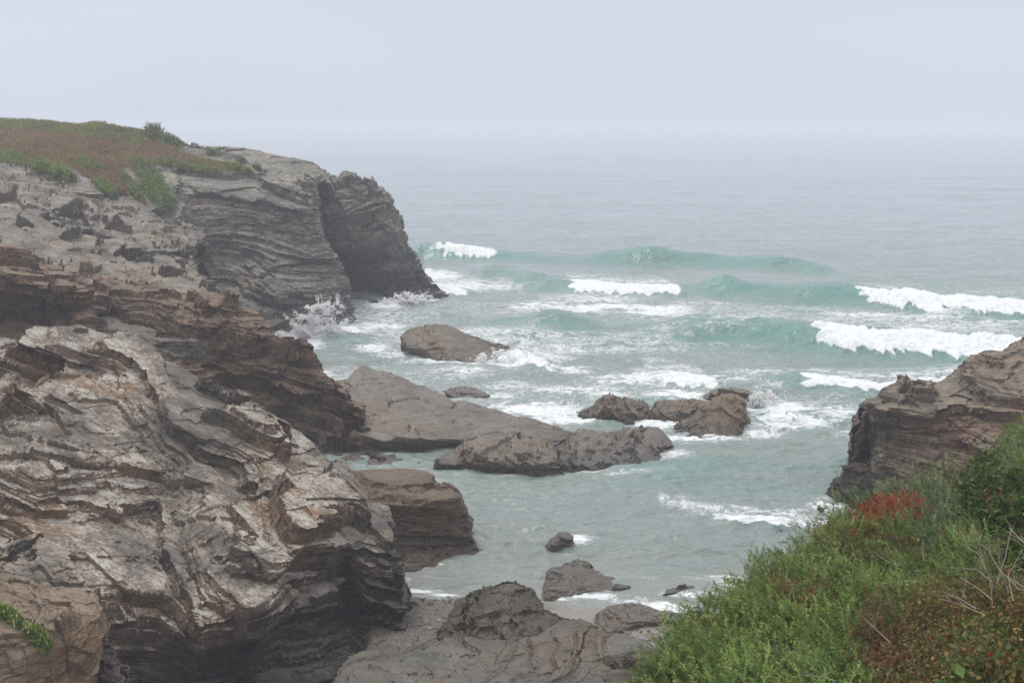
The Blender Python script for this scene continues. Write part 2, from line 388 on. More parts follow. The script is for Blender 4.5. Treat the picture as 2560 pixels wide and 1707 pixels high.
mid_slope = rock('rock_slope', [
    [(-260, 405, 95), (-260, 470, 84), (-260, 540, 77), (-260, 600, 72), (-260, 680, 68), (-260, 760, 64), (-260, 850, 58)],
    [(-60, 411, 95), (-60, 470, 84), (-60, 540, 77), (-60, 600, 72), (-60, 680, 68), (-60, 760, 64), (-60, 850, 58)],
    [(80, 432, 94), (85, 490, 84), (90, 545, 78), (100, 610, 73), (110, 690, 67), (110, 770, 63), (110, 850, 58)],
    [(170, 455, 94), (185, 500, 86), (190, 560, 80), (200, 620, 74), (210, 700, 68), (215, 780, 63), (215, 850, 58)],
    [(250, 482, 93), (265, 530, 86), (270, 580, 80), (280, 640, 74), (285, 720, 68), (290, 790, 63), (290, 850, 58)],
    [(335, 508, 92), (345, 550, 86), (350, 600, 80), (355, 660, 73.5), (360, 720, 68.5), (370, 800, 63), (370, 860, 59)],
    [(425, 545, 90.5), (435, 565, 87.5), (425, 620, 80), (430, 660, 74.5), (430, 710, 69.5), (440, 770, 66), (440, 860, 60)],
    [(470, 556, 90), (468, 582, 87.5), (462, 635, 79), (480, 675, 74.5), (490, 712, 70.5), (500, 760, 67), (500, 860, 61)],
    [(500, 565, 89.3), (501, 583, 87.8), (468, 630, 81), (525, 704, 76), (518, 720, 72.5), (545, 762, 68), (560, 860, 62)],
], M_MIDR, (0.2, -.2, .96), [(1.9, 5.0, .8, .4), (.65, 3.0, .5, .6), (.25, 1.6, .3, .6)], seed=23, wrapR=[(-.6, 1.5, -.8), (-3, 5, -5)], rough=.3, rfreq=.25, fac=.55, warp=.5,
    back=((2, -2), (3, -8)), label='broken grey and buff rock slope below the turf, left of the tall cliff', cat='cliff')

brown_cliff = rock('brown_cliff', [
    [(-240, 590, 60), (-240, 640, 59), (-240, 690, 56), (-240, 720, 57), (-240, 780, 58), (-240, 830, 57), (-240, 900, 55)],
    [(-60, 612, 60), (-60, 640, 59), (-60, 690, 56), (-60, 720, 57.2), (-60, 780, 58.6), (-60, 830, 57), (-60, 900, 55)],
    [(30, 622, 60), (40, 650, 59), (60, 690, 57), (70, 720, 57.8), (80, 780, 59), (90, 830, 57), (90, 900, 55)],
    [(104, 657, 60), (120, 680, 59), (150, 710, 57), (160, 735, 57.9), (160, 790, 59), (165, 830, 57), (170, 900, 55)],
    [(163, 691, 60), (190, 710, 59), (210, 725, 58), (208, 750, 58.4), (212, 780, 58.6), (225, 815, 57.5), (240, 900, 55)],
    [(215, 720, 62), (226, 740, 61), (232, 762, 60.6), (238, 775, 64), (248, 812, 64), (262, 845, 60), (280, 900, 56)],
    [(270, 704, 64.5), (285, 730, 62.6), (292, 765, 61.5), (290, 790, 62.5), (290, 820, 62.5), (300, 860, 59), (320, 930, 56)],
    [(303, 694, 65), (306, 730, 63), (308, 770, 61.6), (312, 810, 61), (316, 850, 60), (330, 890, 58), (340, 950, 56)],
    [(370, 705, 65), (370, 740, 63), (370, 790, 61.6), (375, 840, 60.8), (380, 880, 59.8), (390, 920, 58), (400, 1000, 55.5)],
    [(437, 728, 64.5), (440, 750, 63), (445, 800, 61.8), (450, 850, 61), (460, 910, 60), (470, 960, 58.5), (480, 1040, 55.5)],
    [(515, 749, 64), (520, 770, 63), (525, 820, 61.7), (535, 880, 61.3), (550, 940, 60.8), (560, 1000, 59.5), (570, 1080, 57)],
    [(532, 739, 63.8), (560, 760, 62.6), (580, 815, 61.5), (595, 880, 61.3), (615, 950, 61.0), (635, 1010, 60), (645, 1090, 58)],
    [(578, 742, 63.6), (600, 780, 62.6), (625, 820, 61.9), (645, 880, 61.5), (660, 940, 61.1), (680, 1005, 60.5), (700, 1120, 58)],
    [(644, 796, 63), (655, 822, 62.4), (672, 870, 61.7), (690, 930, 61.1), (705, 1000, 60.6), (720, 1060, 59.8), (735, 1150, 57.8)],
    [(714, 829, 62.5), (722, 850, 62), (732, 900, 61.4), (747, 960, 60.9), (762, 1030, 60.3), (782, 1090, 59.4), (795, 1165, 0j)],
    [(740, 849, 62.4), (752, 885, 62), (765, 930, 61.4), (780, 985, 60.9), (797, 1045, 60.2), (815, 1100, 59.3), (835, 1165, 0j)],
    [(778, 893, 62), (786, 915, 61.6), (797, 960, 61.1), (812, 1010, 60.6), (828, 1060, 59.9), (842, 1110, 59), (858, 1165, 0j)],
    [(828, 945, 61.5), (838, 965, 61.1), (846, 1000, 60.6), (856, 1040, 60.1), (866, 1080, 59.5), (880, 1120, 58.8), (895, 1163, 0j)],
    [(880, 997, 61), (884, 1015, 60.7), (892, 1045, 60.3), (899, 1070, 59.9), (907, 1095, 59.4), (917, 1125, 58.8), (927, 1161, 0j)],
    [(907, 1062, 60), (913, 1074, 59.8), (921, 1087, 59.6), (929, 1102, 59.3), (939, 1117, 59), (946, 1132, 58.7), (957, 1158, 0j)],
], M_BROWN, N_C, [(1.2, 2.8, .7, .6), (.42, 1.5, .42, .75), (.17, .8, .22, .7)], seed=37, wrapR=[(-.2, 1, -.1), (-1, 4, -.6), (-3, 8, -6)], rough=.28, rfreq=.35, warp=.5,
    back=((1.2, -.5), (3, -7)), label='dark reddish-brown layered cliff running down to the sea behind the nearest cliff', cat='cliff')

def Z(*a): return [(x, y, complex(0, z) if z < 20 else z) for x, y, z in a]
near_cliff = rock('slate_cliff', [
    Z((-260, 832, 8.4), (-260, 870, 8.2), (-260, 925, 7.5), (-260, 985, 7.3), (-260, 1020, 6.9), (-260, 1150, 6.7), (-260, 1240, 5.9), (-260, 1330, 5.2), (-260, 1430, 4.8), (-260, 1560, 3.6), (-260, 1740, 1.5)),
    Z((-60, 832, 8.2), (-60, 870, 8.1), (-60, 925, 7.3), (-60, 985, 7.1), (-60, 1020, 6.7), (-60, 1150, 6.5), (-60, 1240, 5.7), (-60, 1330, 5.0), (-60, 1430, 4.6), (-60, 1560, 3.5), (-60, 1740, 1.5)),
    Z((100, 833, 8.2), (100, 866, 8.0), (100, 925, 7.2), (100, 985, 7.0), (100, 1035, 6.5), (100, 1160, 6.2), (100, 1250, 5.4), (100, 1340, 4.7), (100, 1440, 4.3), (100, 1560, 3.3), (100, 1740, 1.3)),
    Z((200, 820, 8.3), (200, 862, 8.0), (200, 917, 7.2), (200, 980, 6.9), (200, 1062, 6.1), (200, 1167, 5.8), (200, 1262, 5.0), (200, 1350, 4.4), (200, 1450, 4.0), (200, 1570, 3.0), (200, 1740, 1.0)),
    Z((300, 836, 8.0), (300, 872, 7.7), (300, 924, 7.0), (300, 990, 6.5), (300, 1092, 5.7), (300, 1172, 5.4), (300, 1255, 4.8), (300, 1360, 4.1), (300, 1460, 3.6), (300, 1580, 2.6), (300, 1740, .8)),
    Z((400, 893, 7.3), (400, 918, 7.05), (400, 948, 6.85), (400, 1005, 6.3), (400, 1110, 5.4), (400, 1182, 5.0), (400, 1245, 4.5), (400, 1370, 3.8), (400, 1480, 3.15), (400, 1590, 2.2), (400, 1740, .5)),
    Z((445, 913, 7.15), (445, 935, 6.95), (445, 962, 6.7), (440, 1025, 6.35), (440, 1095, 5.55), (440, 1165, 4.85), (440, 1235, 4.5), (440, 1360, 3.9), (440, 1470, 3.25), (440, 1580, 2.3), (440, 1740, .4)),
    Z((510, 941, 6.8), (505, 962, 6.6), (500, 988, 6.3), (500, 1012, 6.4), (500, 1085, 5.6), (500, 1155, 4.95), (500, 1222, 4.5), (500, 1335, 4.05), (500, 1440, 3.5), (500, 1552, 2.85), (500, 1740, .4)),
    Z((607, 980, 6.2), (604, 992, 6.15), (600, 1003, 6.1), (600, 1027, 6.05), (600, 1090, 5.4), (600, 1150, 4.75), (600, 1222, 4.3), (600, 1320, 3.95), (600, 1410, 3.55), (600, 1505, 2.95), (600, 1740, -.1)),
    Z((640, 1010, 6.0), (645, 1017, 5.95), (650, 1025, 5.9), (650, 1050, 5.8), (650, 1110, 5.1), (650, 1165, 4.6), (650, 1232, 4.15), (650, 1320, 3.75), (650, 1400, 3.4), (650, 1470, 3.0), (650, 1740, -.1)),
    Z((720, 1052, 5.4), (717, 1057, 5.35), (712, 1064, 5.3), (705, 1085, 5.25), (700, 1135, 4.9), (700, 1185, 4.65), (700, 1242, 4.4), (700, 1315, 4.0), (700, 1372, 3.6), (710, 1425, 2.6), (720, 1750, 33.0)),
    Z((768, 1103, 4.8), (766, 1108, 4.78), (764, 1115, 4.74), (762, 1130, 4.7), (762, 1160, 4.6), (762, 1200, 4.5), (762, 1250, 4.3), (765, 1305, 3.95), (770, 1350, 3.5), (778, 1410, 2.4), (790, 1735, 33.9)),
    Z((798, 1136, 4.45), (797, 1142, 4.43), (796, 1150, 4.4), (796, 1165, 4.38), (800, 1190, 4.35), (805, 1222, 4.25), (808, 1262, 4.0), (812, 1305, 3.7), (818, 1350, 3.2), (825, 1420, 2.0), (838, 1715, 34.6)),
    Z((856, 1149, 4.3), (856, 1156, 4.28), (856, 1166, 4.25), (857, 1180, 4.2), (858, 1205, 4.1), (860, 1232, 3.95), (862, 1268, 3.7), (864, 1305, 3.4), (868, 1350, 2.9), (875, 1420, 1.6), (885, 1690, 35.4)),
    Z((873, 1172, 4.1), (876, 1192, 4.0), (878, 1208, 3.95), (880, 1222, 3.88), (885, 1242, 3.75), (890, 1262, 3.6), (895, 1290, 3.35), (900, 1320, 3.0), (905, 1365, 2.45), (912, 1440, 1.7), (930, 1668, 35.9)),
    Z((890, 1222, 3.8), (900, 1236, 3.75), (908, 1250, 3.65), (916, 1268, 3.5), (924, 1288, 3.3), (932, 1312, 3.0), (938, 1345, 2.65), (944, 1385, 2.2), (952, 1435, 1.6), (962, 1500, 1.0), (978, 1650, 36.6)),
    Z((926, 1262, 3.4), (944, 1283, 3.2), (961, 1303, 3.0), (970, 1334, 2.65), (978, 1384, 2.1), (995, 1423, 1.6), (1003, 1471, 1.1), (1003, 1515, .65), (1013, 1555, .3), (1021, 1590, .0), (1020, 1625, -.3)),
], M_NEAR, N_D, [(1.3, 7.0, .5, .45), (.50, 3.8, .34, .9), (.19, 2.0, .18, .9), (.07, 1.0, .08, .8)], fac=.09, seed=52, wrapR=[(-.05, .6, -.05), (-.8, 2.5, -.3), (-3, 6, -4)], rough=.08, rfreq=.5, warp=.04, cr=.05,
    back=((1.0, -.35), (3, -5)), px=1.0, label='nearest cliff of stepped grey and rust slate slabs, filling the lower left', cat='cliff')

corner_block = rock('slate_block', [
    [(-260, 1300, 27), (-260, 1500, 23.5), (-260, 1580, 22.8), (-260, 1650, 22.5), (-260, 1760, 22)],
    [(-60, 1400, 26), (-60, 1500, 23.6), (-60, 1580, 23), (-60, 1650, 22.7), (-60, 1760, 22.3)],
    [(60, 1450, 26), (60, 1510, 24.2), (60, 1580, 23.3), (60, 1650, 23.1), (60, 1760, 22.9)],
    [(118, 1484, 25.8), (122, 1535, 24.6), (125, 1600, 23.9), (125, 1660, 23.7), (125, 1760, 23.6)],
    [(189, 1484, 25.8), (195, 1535, 25), (200, 1600, 24.6), (200, 1660, 24.4), (200, 1760, 24.3)],
    [(224, 1502, 25.6), (235, 1535, 25.2), (239, 1600, 24.9), (236, 1655, 24.8), (235, 1760, 24.7)],
], M_BLOCK, (0.25, -.3, .92), [(.9, 2.0, .22, .4), (.3, .8, .07, .25), (.1, .4, .03, .2)], seed=61, wrapR=[(-.1, .5, -.05), (-.5, 1.6, -2)], rough=.10, rfreq=.9, warp=.15, cr=.3,
    back=((.6, -.3), (1.2, -3)), px=1.0, label='smooth tan rock block in the bottom left corner with a green plant in its crack', cat='rock')
black_rock = rock('black_rock', [
    [(243, 1640, 25.6), (243, 1660, 25.5), (243, 1690, 25.4), (243, 1760, 25.3)],
    [(252, 1616, 25.8), (255, 1650, 25.4), (257, 1690, 25.2), (257, 1760, 25.1)],
    [(272, 1630, 25.8), (276, 1655, 25.4), (280, 1690, 25.2), (282, 1760, 25.1)],
    [(298, 1672, 25.8), (303, 1685, 25.5), (306, 1705, 25.3), (310, 1760, 25.2)],
], M_BLACK, N_D, [(.25, .3, .2, .4), (.09, .15, .08, .4)], seed=67, rough=.07, rfreq=2, back=((.4, -.1), (.8, -2)), wrapR=[(-.1, .5, -.3)], px=1.2,
    label='small blackish crumbling rock beside the tan block, at the bottom edge', cat='rock')

wet_block = rock('wet_brown_rock', [
    [(800, 1176, 48), (800, 1215, 46), (800, 1255, 44.8), (800, 1300, 44.6), (800, 1370, 44.4), (800, 1440, 0j)],
    [(880, 1177, 48), (880, 1215, 46.2), (890, 1253, 44.9), (890, 1310, 44.9), (900, 1370, 44.5), (905, 1440, 0j)],
    [(950, 1172, 48), (955, 1215, 46.2), (960, 1256, 44.7), (965, 1310, 44.8), (975, 1370, 44), (985, 1432, 0j)],
    [(1015, 1173, 48), (1025, 1215, 46.3), (1030, 1257, 44.8), (1035, 1310, 44.9), (1045, 1370, 44.2), (1060, 1422, 0j)],
    [(1070, 1190, 47.8), (1085, 1215, 46.6), (1095, 1250, 45), (1100, 1310, 45.1), (1110, 1360, 44.6), (1125, 1410, 0j)],
    [(1115, 1211, 47.5), (1130, 1225, 46.7), (1145, 1245, 45.6), (1150, 1290, 45.4), (1160, 1345, 44.9), (1180, 1395, 0j)],
    [(1150, 1236, 47), (1158, 1250, 46.4), (1163, 1270, 46), (1184, 1302, 45.7), (1179, 1332, 45.4), (1212, 1383, 0j)],
], M_WETB, (0.1, .02, .99), [(.9, 3.0, .35, .2), (.3, 1.6, .14, .25), (.11, .8, .06, .2)], fac=.09, seed=71, wrapR=[(-.1, .8, -.05), (-.8, 2.5, -.3), (-2, 4, -3)], rough=.16, rfreq=.6, warp=.3,
    back=((.6, -.5), (1, -3.5)), px=1.0, label='big flat-topped wet brown rock beside the nearest cliff, dark sides in the water', cat='rock')

reef = rock('sloping_slab_rock', [
    [(800, 960, 67), (800, 1000, 64), (800, 1050, 61), (800, 1092, 59.3), (800, 1130, 59.2), (800, 1165, 0j)],
    [(862, 950, 68), (875, 990, 65), (885, 1040, 61.5), (895, 1080, 59.7), (900, 1122, 59.3), (910, 1165, 0j)],
    [(905, 921, 69), (915, 970, 66), (925, 1030, 62.5), (935, 1092, 59.3), (940, 1125, 59.6), (945, 1163, 0j)],
    [(918, 915, 69), (928, 970, 66), (940, 1030, 62.5), (955, 1093, 59.2), (960, 1125, 59.6), (965, 1163, 0j)],
    [(936, 925, 68.8), (950, 978, 65.6), (965, 1035, 62.3), (980, 1093, 59.2), (985, 1126, 59.7), (990, 1162, 0j)],
    [(967, 932, 68.5), (985, 985, 65), (1000, 1040, 62), (1020, 1093, 59.2), (1025, 1128, 59.7), (1030, 1160, 0j)],
    [(1031, 955, 68), (1045, 1000, 65), (1060, 1045, 62), (1075, 1092, 59.4), (1080, 1125, 59.8), (1085, 1158, 0j)],
    [(1110, 993, 67), (1120, 1025, 65), (1130, 1055, 62.5), (1142, 1095, 59.8), (1145, 1122, 59.8), (1148, 1158, 0j)],
    [(1190, 1012, .98j), (1200, 1040, .92j), (1210, 1065, .85j), (1220, 1090, .75j), (1225, 1118, .45j), (1230, 1150, 0j)],
    [(1256, 1028, .8j), (1265, 1050, .75j), (1280, 1075, .7j), (1300, 1095, .6j), (1310, 1114, .4j), (1320, 1138, 0j)],
    [(1335, 1046, .7j), (1345, 1060, .65j), (1350, 1078, .65j), (1355, 1092, .55j), (1360, 1110, .35j), (1370, 1130, 0j)],
    [(1390, 1060, .5j), (1400, 1070, .5j), (1405, 1082, .45j), (1408, 1092, .35j), (1410, 1102, .2j), (1412, 1114, 0j)],
    [(1440, 1080, .2j), (1442, 1086, .18j), (1444, 1090, .15j), (1445, 1094, .1j), (1446, 1098, .05j), (1448, 1104, 0j)],
], M_REEF, N_G, [(.75, 4.5, .35, .35), (.28, 2.5, .18, .45), (.1, 1.2, .08, .4)], fac=.06, seed=83, wrapR=[(.1, 1, -.4)], rough=.12, rfreq=.4, warp=.35,
    back=((1.0, -1.2), (1, -3)), label='large smooth grey slab sloping up to a point behind the brown cliff', cat='rock')
S2 = [(.5, 3.0, .32, .7), (.18, 1.5, .18, .8), (.08, .8, .08, .6)]
BK = ((.8, -.8), (1, -2.5))
rock('ridged_rock', [
    [(1086, 1157, 56.40), (1087, 1160, 56.30), (1088, 1162, 56.20), (1089, 1164, 56.10), (1090, 1168, 0j)],
    [(1131, 1128, 57.00), (1131, 1138, 56.70), (1135, 1150, 56.30), (1138, 1158, 56.10), (1140, 1171, 0j)],
    [(1165, 1102, 57.70), (1170, 1120, 57.00), (1175, 1137, 56.30), (1178, 1155, 55.80), (1185, 1175, 0j)],
    [(1225, 1095, 58.00), (1230, 1118, 56.90), (1235, 1138, 56.00), (1238, 1158, 55.70), (1245, 1179, 0j)],
    [(1285, 1082, 58.20), (1295, 1110, 56.70), (1300, 1138, 55.80), (1305, 1160, 55.40), (1310, 1183, 0j)],
    [(1330, 1094, 57.80), (1345, 1115, 56.70), (1350, 1135, 55.90), (1355, 1160, 55.40), (1360, 1185, 0j)],
    [(1392, 1129, 56.80), (1396, 1137, 56.30), (1400, 1148, 55.90), (1404, 1165, 55.50), (1409, 1183, 0j)],
], M_REEF, (.1, -.35, .93), S2, seed=91, wrapR=[(.1, .6, -.3), (-.5, 2, -2)], wrapL=[(-.1, .5, -1)], cr=.15, rough=.05, fac=.13, rfreq=.8, back=((1.8, -.5), (2, -2.5)), px=1,
    label='dark ridged wet rock in front of the sloping slab, its foot in calm water', cat='rock')
rock('jagged_rock', [
    [(1398, 1122, 58.00), (1400, 1130, 57.50), (1402, 1142, 56.80), (1404, 1153, 56.30), (1406, 1172, 0j)],
    [(1420, 1106, 59.00), (1425, 1118, 58.20), (1430, 1137, 57.10), (1434, 1155, 56.30), (1438, 1175, 0j)],
    [(1449, 1083, 59.90), (1455, 1105, 58.80), (1460, 1130, 57.30), (1465, 1155, 56.30), (1470, 1178, 0j)],
    [(1500, 1084, 60.10), (1505, 1105, 59.10), (1510, 1130, 57.60), (1515, 1155, 56.40), (1520, 1177, 0j)],
    [(1545, 1085, 60.30), (1550, 1105, 59.30), (1560, 1125, 58.10), (1565, 1145, 57.20), (1575, 1169, 0j)],
    [(1588, 1075, 60.70), (1600, 1092, 59.80), (1610, 1110, 58.80), (1615, 1130, 57.90), (1622, 1161, 0j)],
    [(1618, 1065, 61.00), (1628, 1085, 60.10), (1635, 1105, 59.20), (1640, 1125, 58.40), (1648, 1146, 0j)],
    [(1650, 1066, 60.90), (1655, 1080, 60.30), (1658, 1095, 59.70), (1656, 1110, 59.20), (1662, 1128, 0j)],
    [(1674, 1090, 60.20), (1676, 1096, 60.00), (1678, 1102, 59.80), (1679, 1107, 59.70), (1681, 1115, 0j)],
], M_REEF, (.35, -.25, .9), S2, seed=97, wrapR=[(.1, .8, -.4)], wrapL=[(-.1, .6, -1)], cr=.15, rough=.05, fac=.13, rfreq=.7, back=((1.8, -.5), (2, -2.5)), px=1,
    label='jagged grey rock at the seaward end of the reef, right of the dark ridged rock', cat='rock')
rock('island_rock', [
    [(1000, 838, 86.70), (1002, 845, 86.30), (1003, 852, 86.00), (1003, 858, 85.80), (1004, 866, 0j)],
    [(1014, 822, 87.60), (1018, 838, 86.90), (1020, 855, 86.10), (1021, 868, 85.60), (1022, 884, 0j)],
    [(1051, 809, 88.10), (1052, 830, 87.10), (1053, 850, 86.10), (1055, 870, 85.40), (1058, 889, 0j)],
    [(1085, 813, 88.10), (1090, 835, 86.90), (1095, 858, 85.80), (1098, 880, 84.70), (1100, 897, 0j)],
    [(1125, 813, 88.10), (1130, 835, 87.00), (1135, 858, 85.80), (1138, 880, 84.70), (1140, 902, 0j)],
    [(1165, 829, 87.60), (1172, 848, 86.60), (1178, 865, 85.80), (1183, 885, 84.70), (1190, 905, 0j)],
    [(1218, 851, 87.10), (1225, 862, 86.60), (1230, 873, 86.00), (1235, 885, 85.40), (1240, 898, 0j)],
    [(1255, 859, 87.10), (1265, 866, 86.70), (1270, 875, 86.20), (1275, 883, 85.80), (1280, 893, 0j)],
    [(1304, 882, 86.00), (1306, 884, 85.80), (1308, 886, 85.70), (1310, 888, 85.50), (1312, 891, 0j)],
], M_SEAR, (.28, -.3, .9), [(1.0, 3.2, .3, .2), (.3, 1.5, .12, .2)], fac=.12, seed=101, wrapR=[(.2, .8, -.3)], wrapL=[(.4, 2.5, -1), (.1, .8, -.2)], cr=.15, rough=.05, rfreq=.5, back=((1.2, -1), (1.5, -3)), px=.9,
    label='lone long grey-brown rock surrounded by sea in the middle of the bay', cat='rock')
rock('low_rock', [
    [(1108, 975, 0.05j), (1112, 982, 0.1j), (1118, 990, 0j)],
    [(1140, 965, 0.3j), (1145, 978, 0.3j), (1150, 996, 0j)],
    [(1172, 964, 0.4j), (1178, 978, 0.35j), (1182, 999, 0j)],
    [(1200, 974, 0.2j), (1204, 984, 0.2j), (1206, 996, 0j)],
    [(1218, 984, 0.02j), (1220, 987, 0.02j), (1222, 991, 0j)],
], M_REEF, (.1, -.1, .98), [(.2, .8, .2, .4), (.07, .4, .1, .4)], seed=103, wrapR=[(.1, .3, -.3)], wrapL=[(-.1, .3, -.3)], rough=.08, rfreq=1.2, back=((.5, -.3), (1, -1)), px=1,
    label='low flat wet rock barely above the waves, right of the sloping slab tip', cat='rock')
rock('peaked_rock', [
    [(1446, 1036, .05j), (1450, 1040, .1j), (1456, 1047, 0j)],
    [(1488, 1019, .5j), (1490, 1033, .4j), (1494, 1053, 0j)],
    [(1500, 1001, 66.10), (1508, 1025, 65.20), (1515, 1056, 0j)],
    [(1527, 987, 66.40), (1535, 1020, 65.10), (1545, 1066, 0j)],
    [(1550, 994, 66.10), (1558, 1025, 65.00), (1568, 1070, 0j)],
    [(1580, 1002, 65.90), (1590, 1030, 65.10), (1600, 1062, 0j)],
    [(1612, 1003, .6j), (1616, 1025, .5j), (1620, 1053, 0j)],
    [(1628, 1022, .1j), (1630, 1032, .1j), (1632, 1044, 0j)],
], M_SEAR, (.5, -.3, .8), S2, seed=107, wrapR=[(.1, .4, -.4)], wrapL=[(-.1, .4, -.4)], cr=.15, rough=.05, fac=.13, rfreq=.9, back=((1.8, -.5), (2, -2.5)), px=.9,
    label='brown peaked rock with water streaming off, left of the boulder-shaped rock', cat='rock')
rock('washed_rock', [
    [(1625, 1030, 0.40j), (1628, 1040, 0.40j), (1632, 1058, 0j)],
    [(1645, 1004, 0.80j), (1652, 1025, 0.70j), (1660, 1064, 0j)],
    [(1685, 1000, 0.90j), (1690, 1024, 0.80j), (1695, 1066, 0j)],
    [(1730, 1002, 0.90j), (1730, 1025, 0.80j), (1725, 1062, 0j)],
    [(1760, 1004, 0.80j), (1762, 1016, 0.80j), (1765, 1034, 0j)],
], M_SEAR, (.3, -.3, .9), S2, seed=109, wrapR=[(.1, .4, -.4)], wrapL=[(-.1, .4, -.4)], cr=.15, rough=.05, fac=.13, rfreq=1, back=((1.8, -.5), (2, -2.5)), px=1,
    label='low rock shelf washed by white water between the peaked rock and the boulder-shaped rock', cat='rock')
rock('boulder_rock', [
    [(1684, 1062, 64.10), (1685, 1068, 63.90), (1686, 1074, 63.80), (1690, 1084, 0j)],
    [(1721, 1040, 64.80), (1724, 1055, 64.00), (1728, 1072, 63.50), (1735, 1094, 0j)],
    [(1785, 1006, 66.00), (1775, 1030, 64.80), (1770, 1060, 63.40), (1772, 1098, 0j)],
    [(1819, 987, 66.60), (1815, 1012, 65.40), (1812, 1050, 63.80), (1812, 1096, 0j)],
    [(1845, 989, 66.40), (1846, 1005, 65.40), (1848, 1040, 64.00), (1850, 1090, 0j)],
    [(1859, 1008, 65.80), (1862, 1025, 65.10), (1868, 1045, 64.40), (1880, 1077, 0j)],
], M_SEAR, (.45, -.3, .84), [(.6, 1.5, .4, .3), (.2, .7, .15, .3), (.08, .4, .07, .3)], seed=113, wrapR=[(.1, .5, -.3), (-.3, 2, -1.5)], wrapL=[(-.1, .4, -.6)], cr=.15, rough=.05, fac=.13, rfreq=.8, back=((1.8, -.5), (2, -2.5)), px=.9,
    label='rounded brown rock with a steep dark right side standing in foaming water', cat='rock')
rock('flat_sea_rock', [
    [(1770, 986, .35j), (1772, 990, .3j), (1776, 997, 0j)],
    [(1796, 974, 70.80), (1800, 985, 70.40), (1805, 1003, 0j)],
    [(1830, 974, 70.80), (1835, 986, 70.40), (1840, 1010, 0j)],
    [(1870, 979, 70.60), (1874, 992, 70.00), (1878, 1016, 0j)],
    [(1899, 989, 70.00), (1903, 998, 69.60), (1908, 1013, 0j)],
], M_SEAR, (.1, -.1, .98), S2, seed=127, wrapR=[(.1, .6, -.5)], wrapL=[(-.1, .4, -.6)], cr=.15, rough=.05, fac=.13, rfreq=.9, back=((1.8, -.5), (2, -2.5)), px=.9,
    label='flat-topped rock behind the rounded brown rock, spray bursting at its right end', cat='rock')
SS = [(.3, 1.8, .15, .4), (.11, 1.0, .08, .5), (.05, .5, .03, .4)]
BS = ((.35, -.35), (.6, -1.2))
rock('tilted_rock', [
    [(1360, 1366, .02j), (1362, 1370, .03j), (1366, 1376, 0j)],
    [(1377, 1347, .35j), (1380, 1360, .28j), (1385, 1377, 0j)],
    [(1396, 1326, .55j), (1402, 1345, .42j), (1408, 1374, 0j)],
    [(1428, 1326, .55j), (1428, 1345, .4j), (1428, 1368, 0j)],
    [(1434, 1348, .2j), (1435, 1356, .12j), (1436, 1364, 0j)],
], M_REEF, (.4, -.2, .9), SS, seed=131, wrapR=[(.1, .3, -.3)], wrapL=[(-.1, .3, -.3)], rough=.07, rfreq=1.6, back=BS, px=.9,
    label='small tilted rock alone in the shallow water of the cove', cat='rock')
rock('shallow_ledge', [
    [(1356, 1492, 0.011j), (1358, 1496, 0.017j), (1364, 1503, 0j)],
    [(1364, 1432, 0.248j), (1372, 1462, 0.165j), (1380, 1503, 0j)],
    [(1378, 1416, 0.275j), (1392, 1452, 0.165j), (1410, 1494, 0j)],
    [(1416, 1405, 0.248j), (1430, 1445, 0.165j), (1450, 1485, 0j)],
    [(1444, 1398, 0.220j), (1462, 1440, 0.154j), (1484, 1480, 0j)],
    [(1470, 1408, 0.110j), (1495, 1448, 0.110j), (1515, 1480, 0j)],
    [(1520, 1436, 0.066j), (1535, 1455, 0.066j), (1548, 1478, 0j)],
    [(1570, 1460, 0.011j), (1573, 1465, 0.011j), (1576, 1470, 0j)],
], M_REEF, (.2, -.1, .97), SS, seed=137, wrapR=[(.1, .3, -.3)], wrapL=[(-.1, .3, -.3)], rough=.06, rfreq=1.2, back=BS, px=.9,
    label='low grey ledge with a raised left rim in the shallows behind the cone-shaped rock', cat='rock')
rock('shore_ledge', [
    [(1488, 1543, .05j), (1489, 1553, .12j), (1490, 1568, .15j), (1492, 1590, 0.1j)],
    [(1514, 1517, .42j), (1520, 1540, .36j), (1526, 1562, .3j), (1530, 1600, 0.1j)],
    [(1560, 1504, .5j), (1568, 1530, .4j), (1575, 1550, .3j), (1580, 1570, 0.1j)],
    [(1598, 1507, .45j), (1606, 1525, .38j), (1612, 1545, .3j), (1618, 1563, 0.1j)],
    [(1650, 1524, .3j), (1660, 1534, .3j), (1668, 1546, .25j), (1672, 1558, 0.1j)],
    [(1730, 1528, .25j), (1735, 1535, .25j), (1740, 1545, .2j), (1745, 1552, 0.1j)],
    [(1800, 1532, .1j), (1802, 1536, .1j), (1804, 1540, .1j), (1806, 1546, 0.0j)],
], M_PAVE, (.15, -.1, .98), SS, seed=139, wrapR=[(.1, .3, -.3)], wrapL=[(-.1, .3, -.3)], rough=.06, rfreq=1.2, back=BS, px=.9,
    label='low slate ledge at the water edge where a small wave breaks, beside the sand', cat='rock')
rock('sunken_ledge', [
    [(1648, 1482, .01j), (1650, 1485, .03j), (1654, 1491, 0j)],
    [(1680, 1468, .14j), (1684, 1475, .1j), (1690, 1484, 0j)],
    [(1708, 1456, .2j), (1712, 1463, .14j), (1718, 1472, 0j)],
    [(1732, 1461, .03j), (1734, 1464, .03j), (1737, 1468, 0j)],
], M_REEF, (.2, -.1, .97), SS, seed=141, wrapR=[(.1, .2, -.3)], wrapL=[(-.1, .2, -.3)], rough=.04, rfreq=1.5, back=BS, px=1,
    label='thin sunken ledge just breaking the water left of the gorse tips', cat='rock')
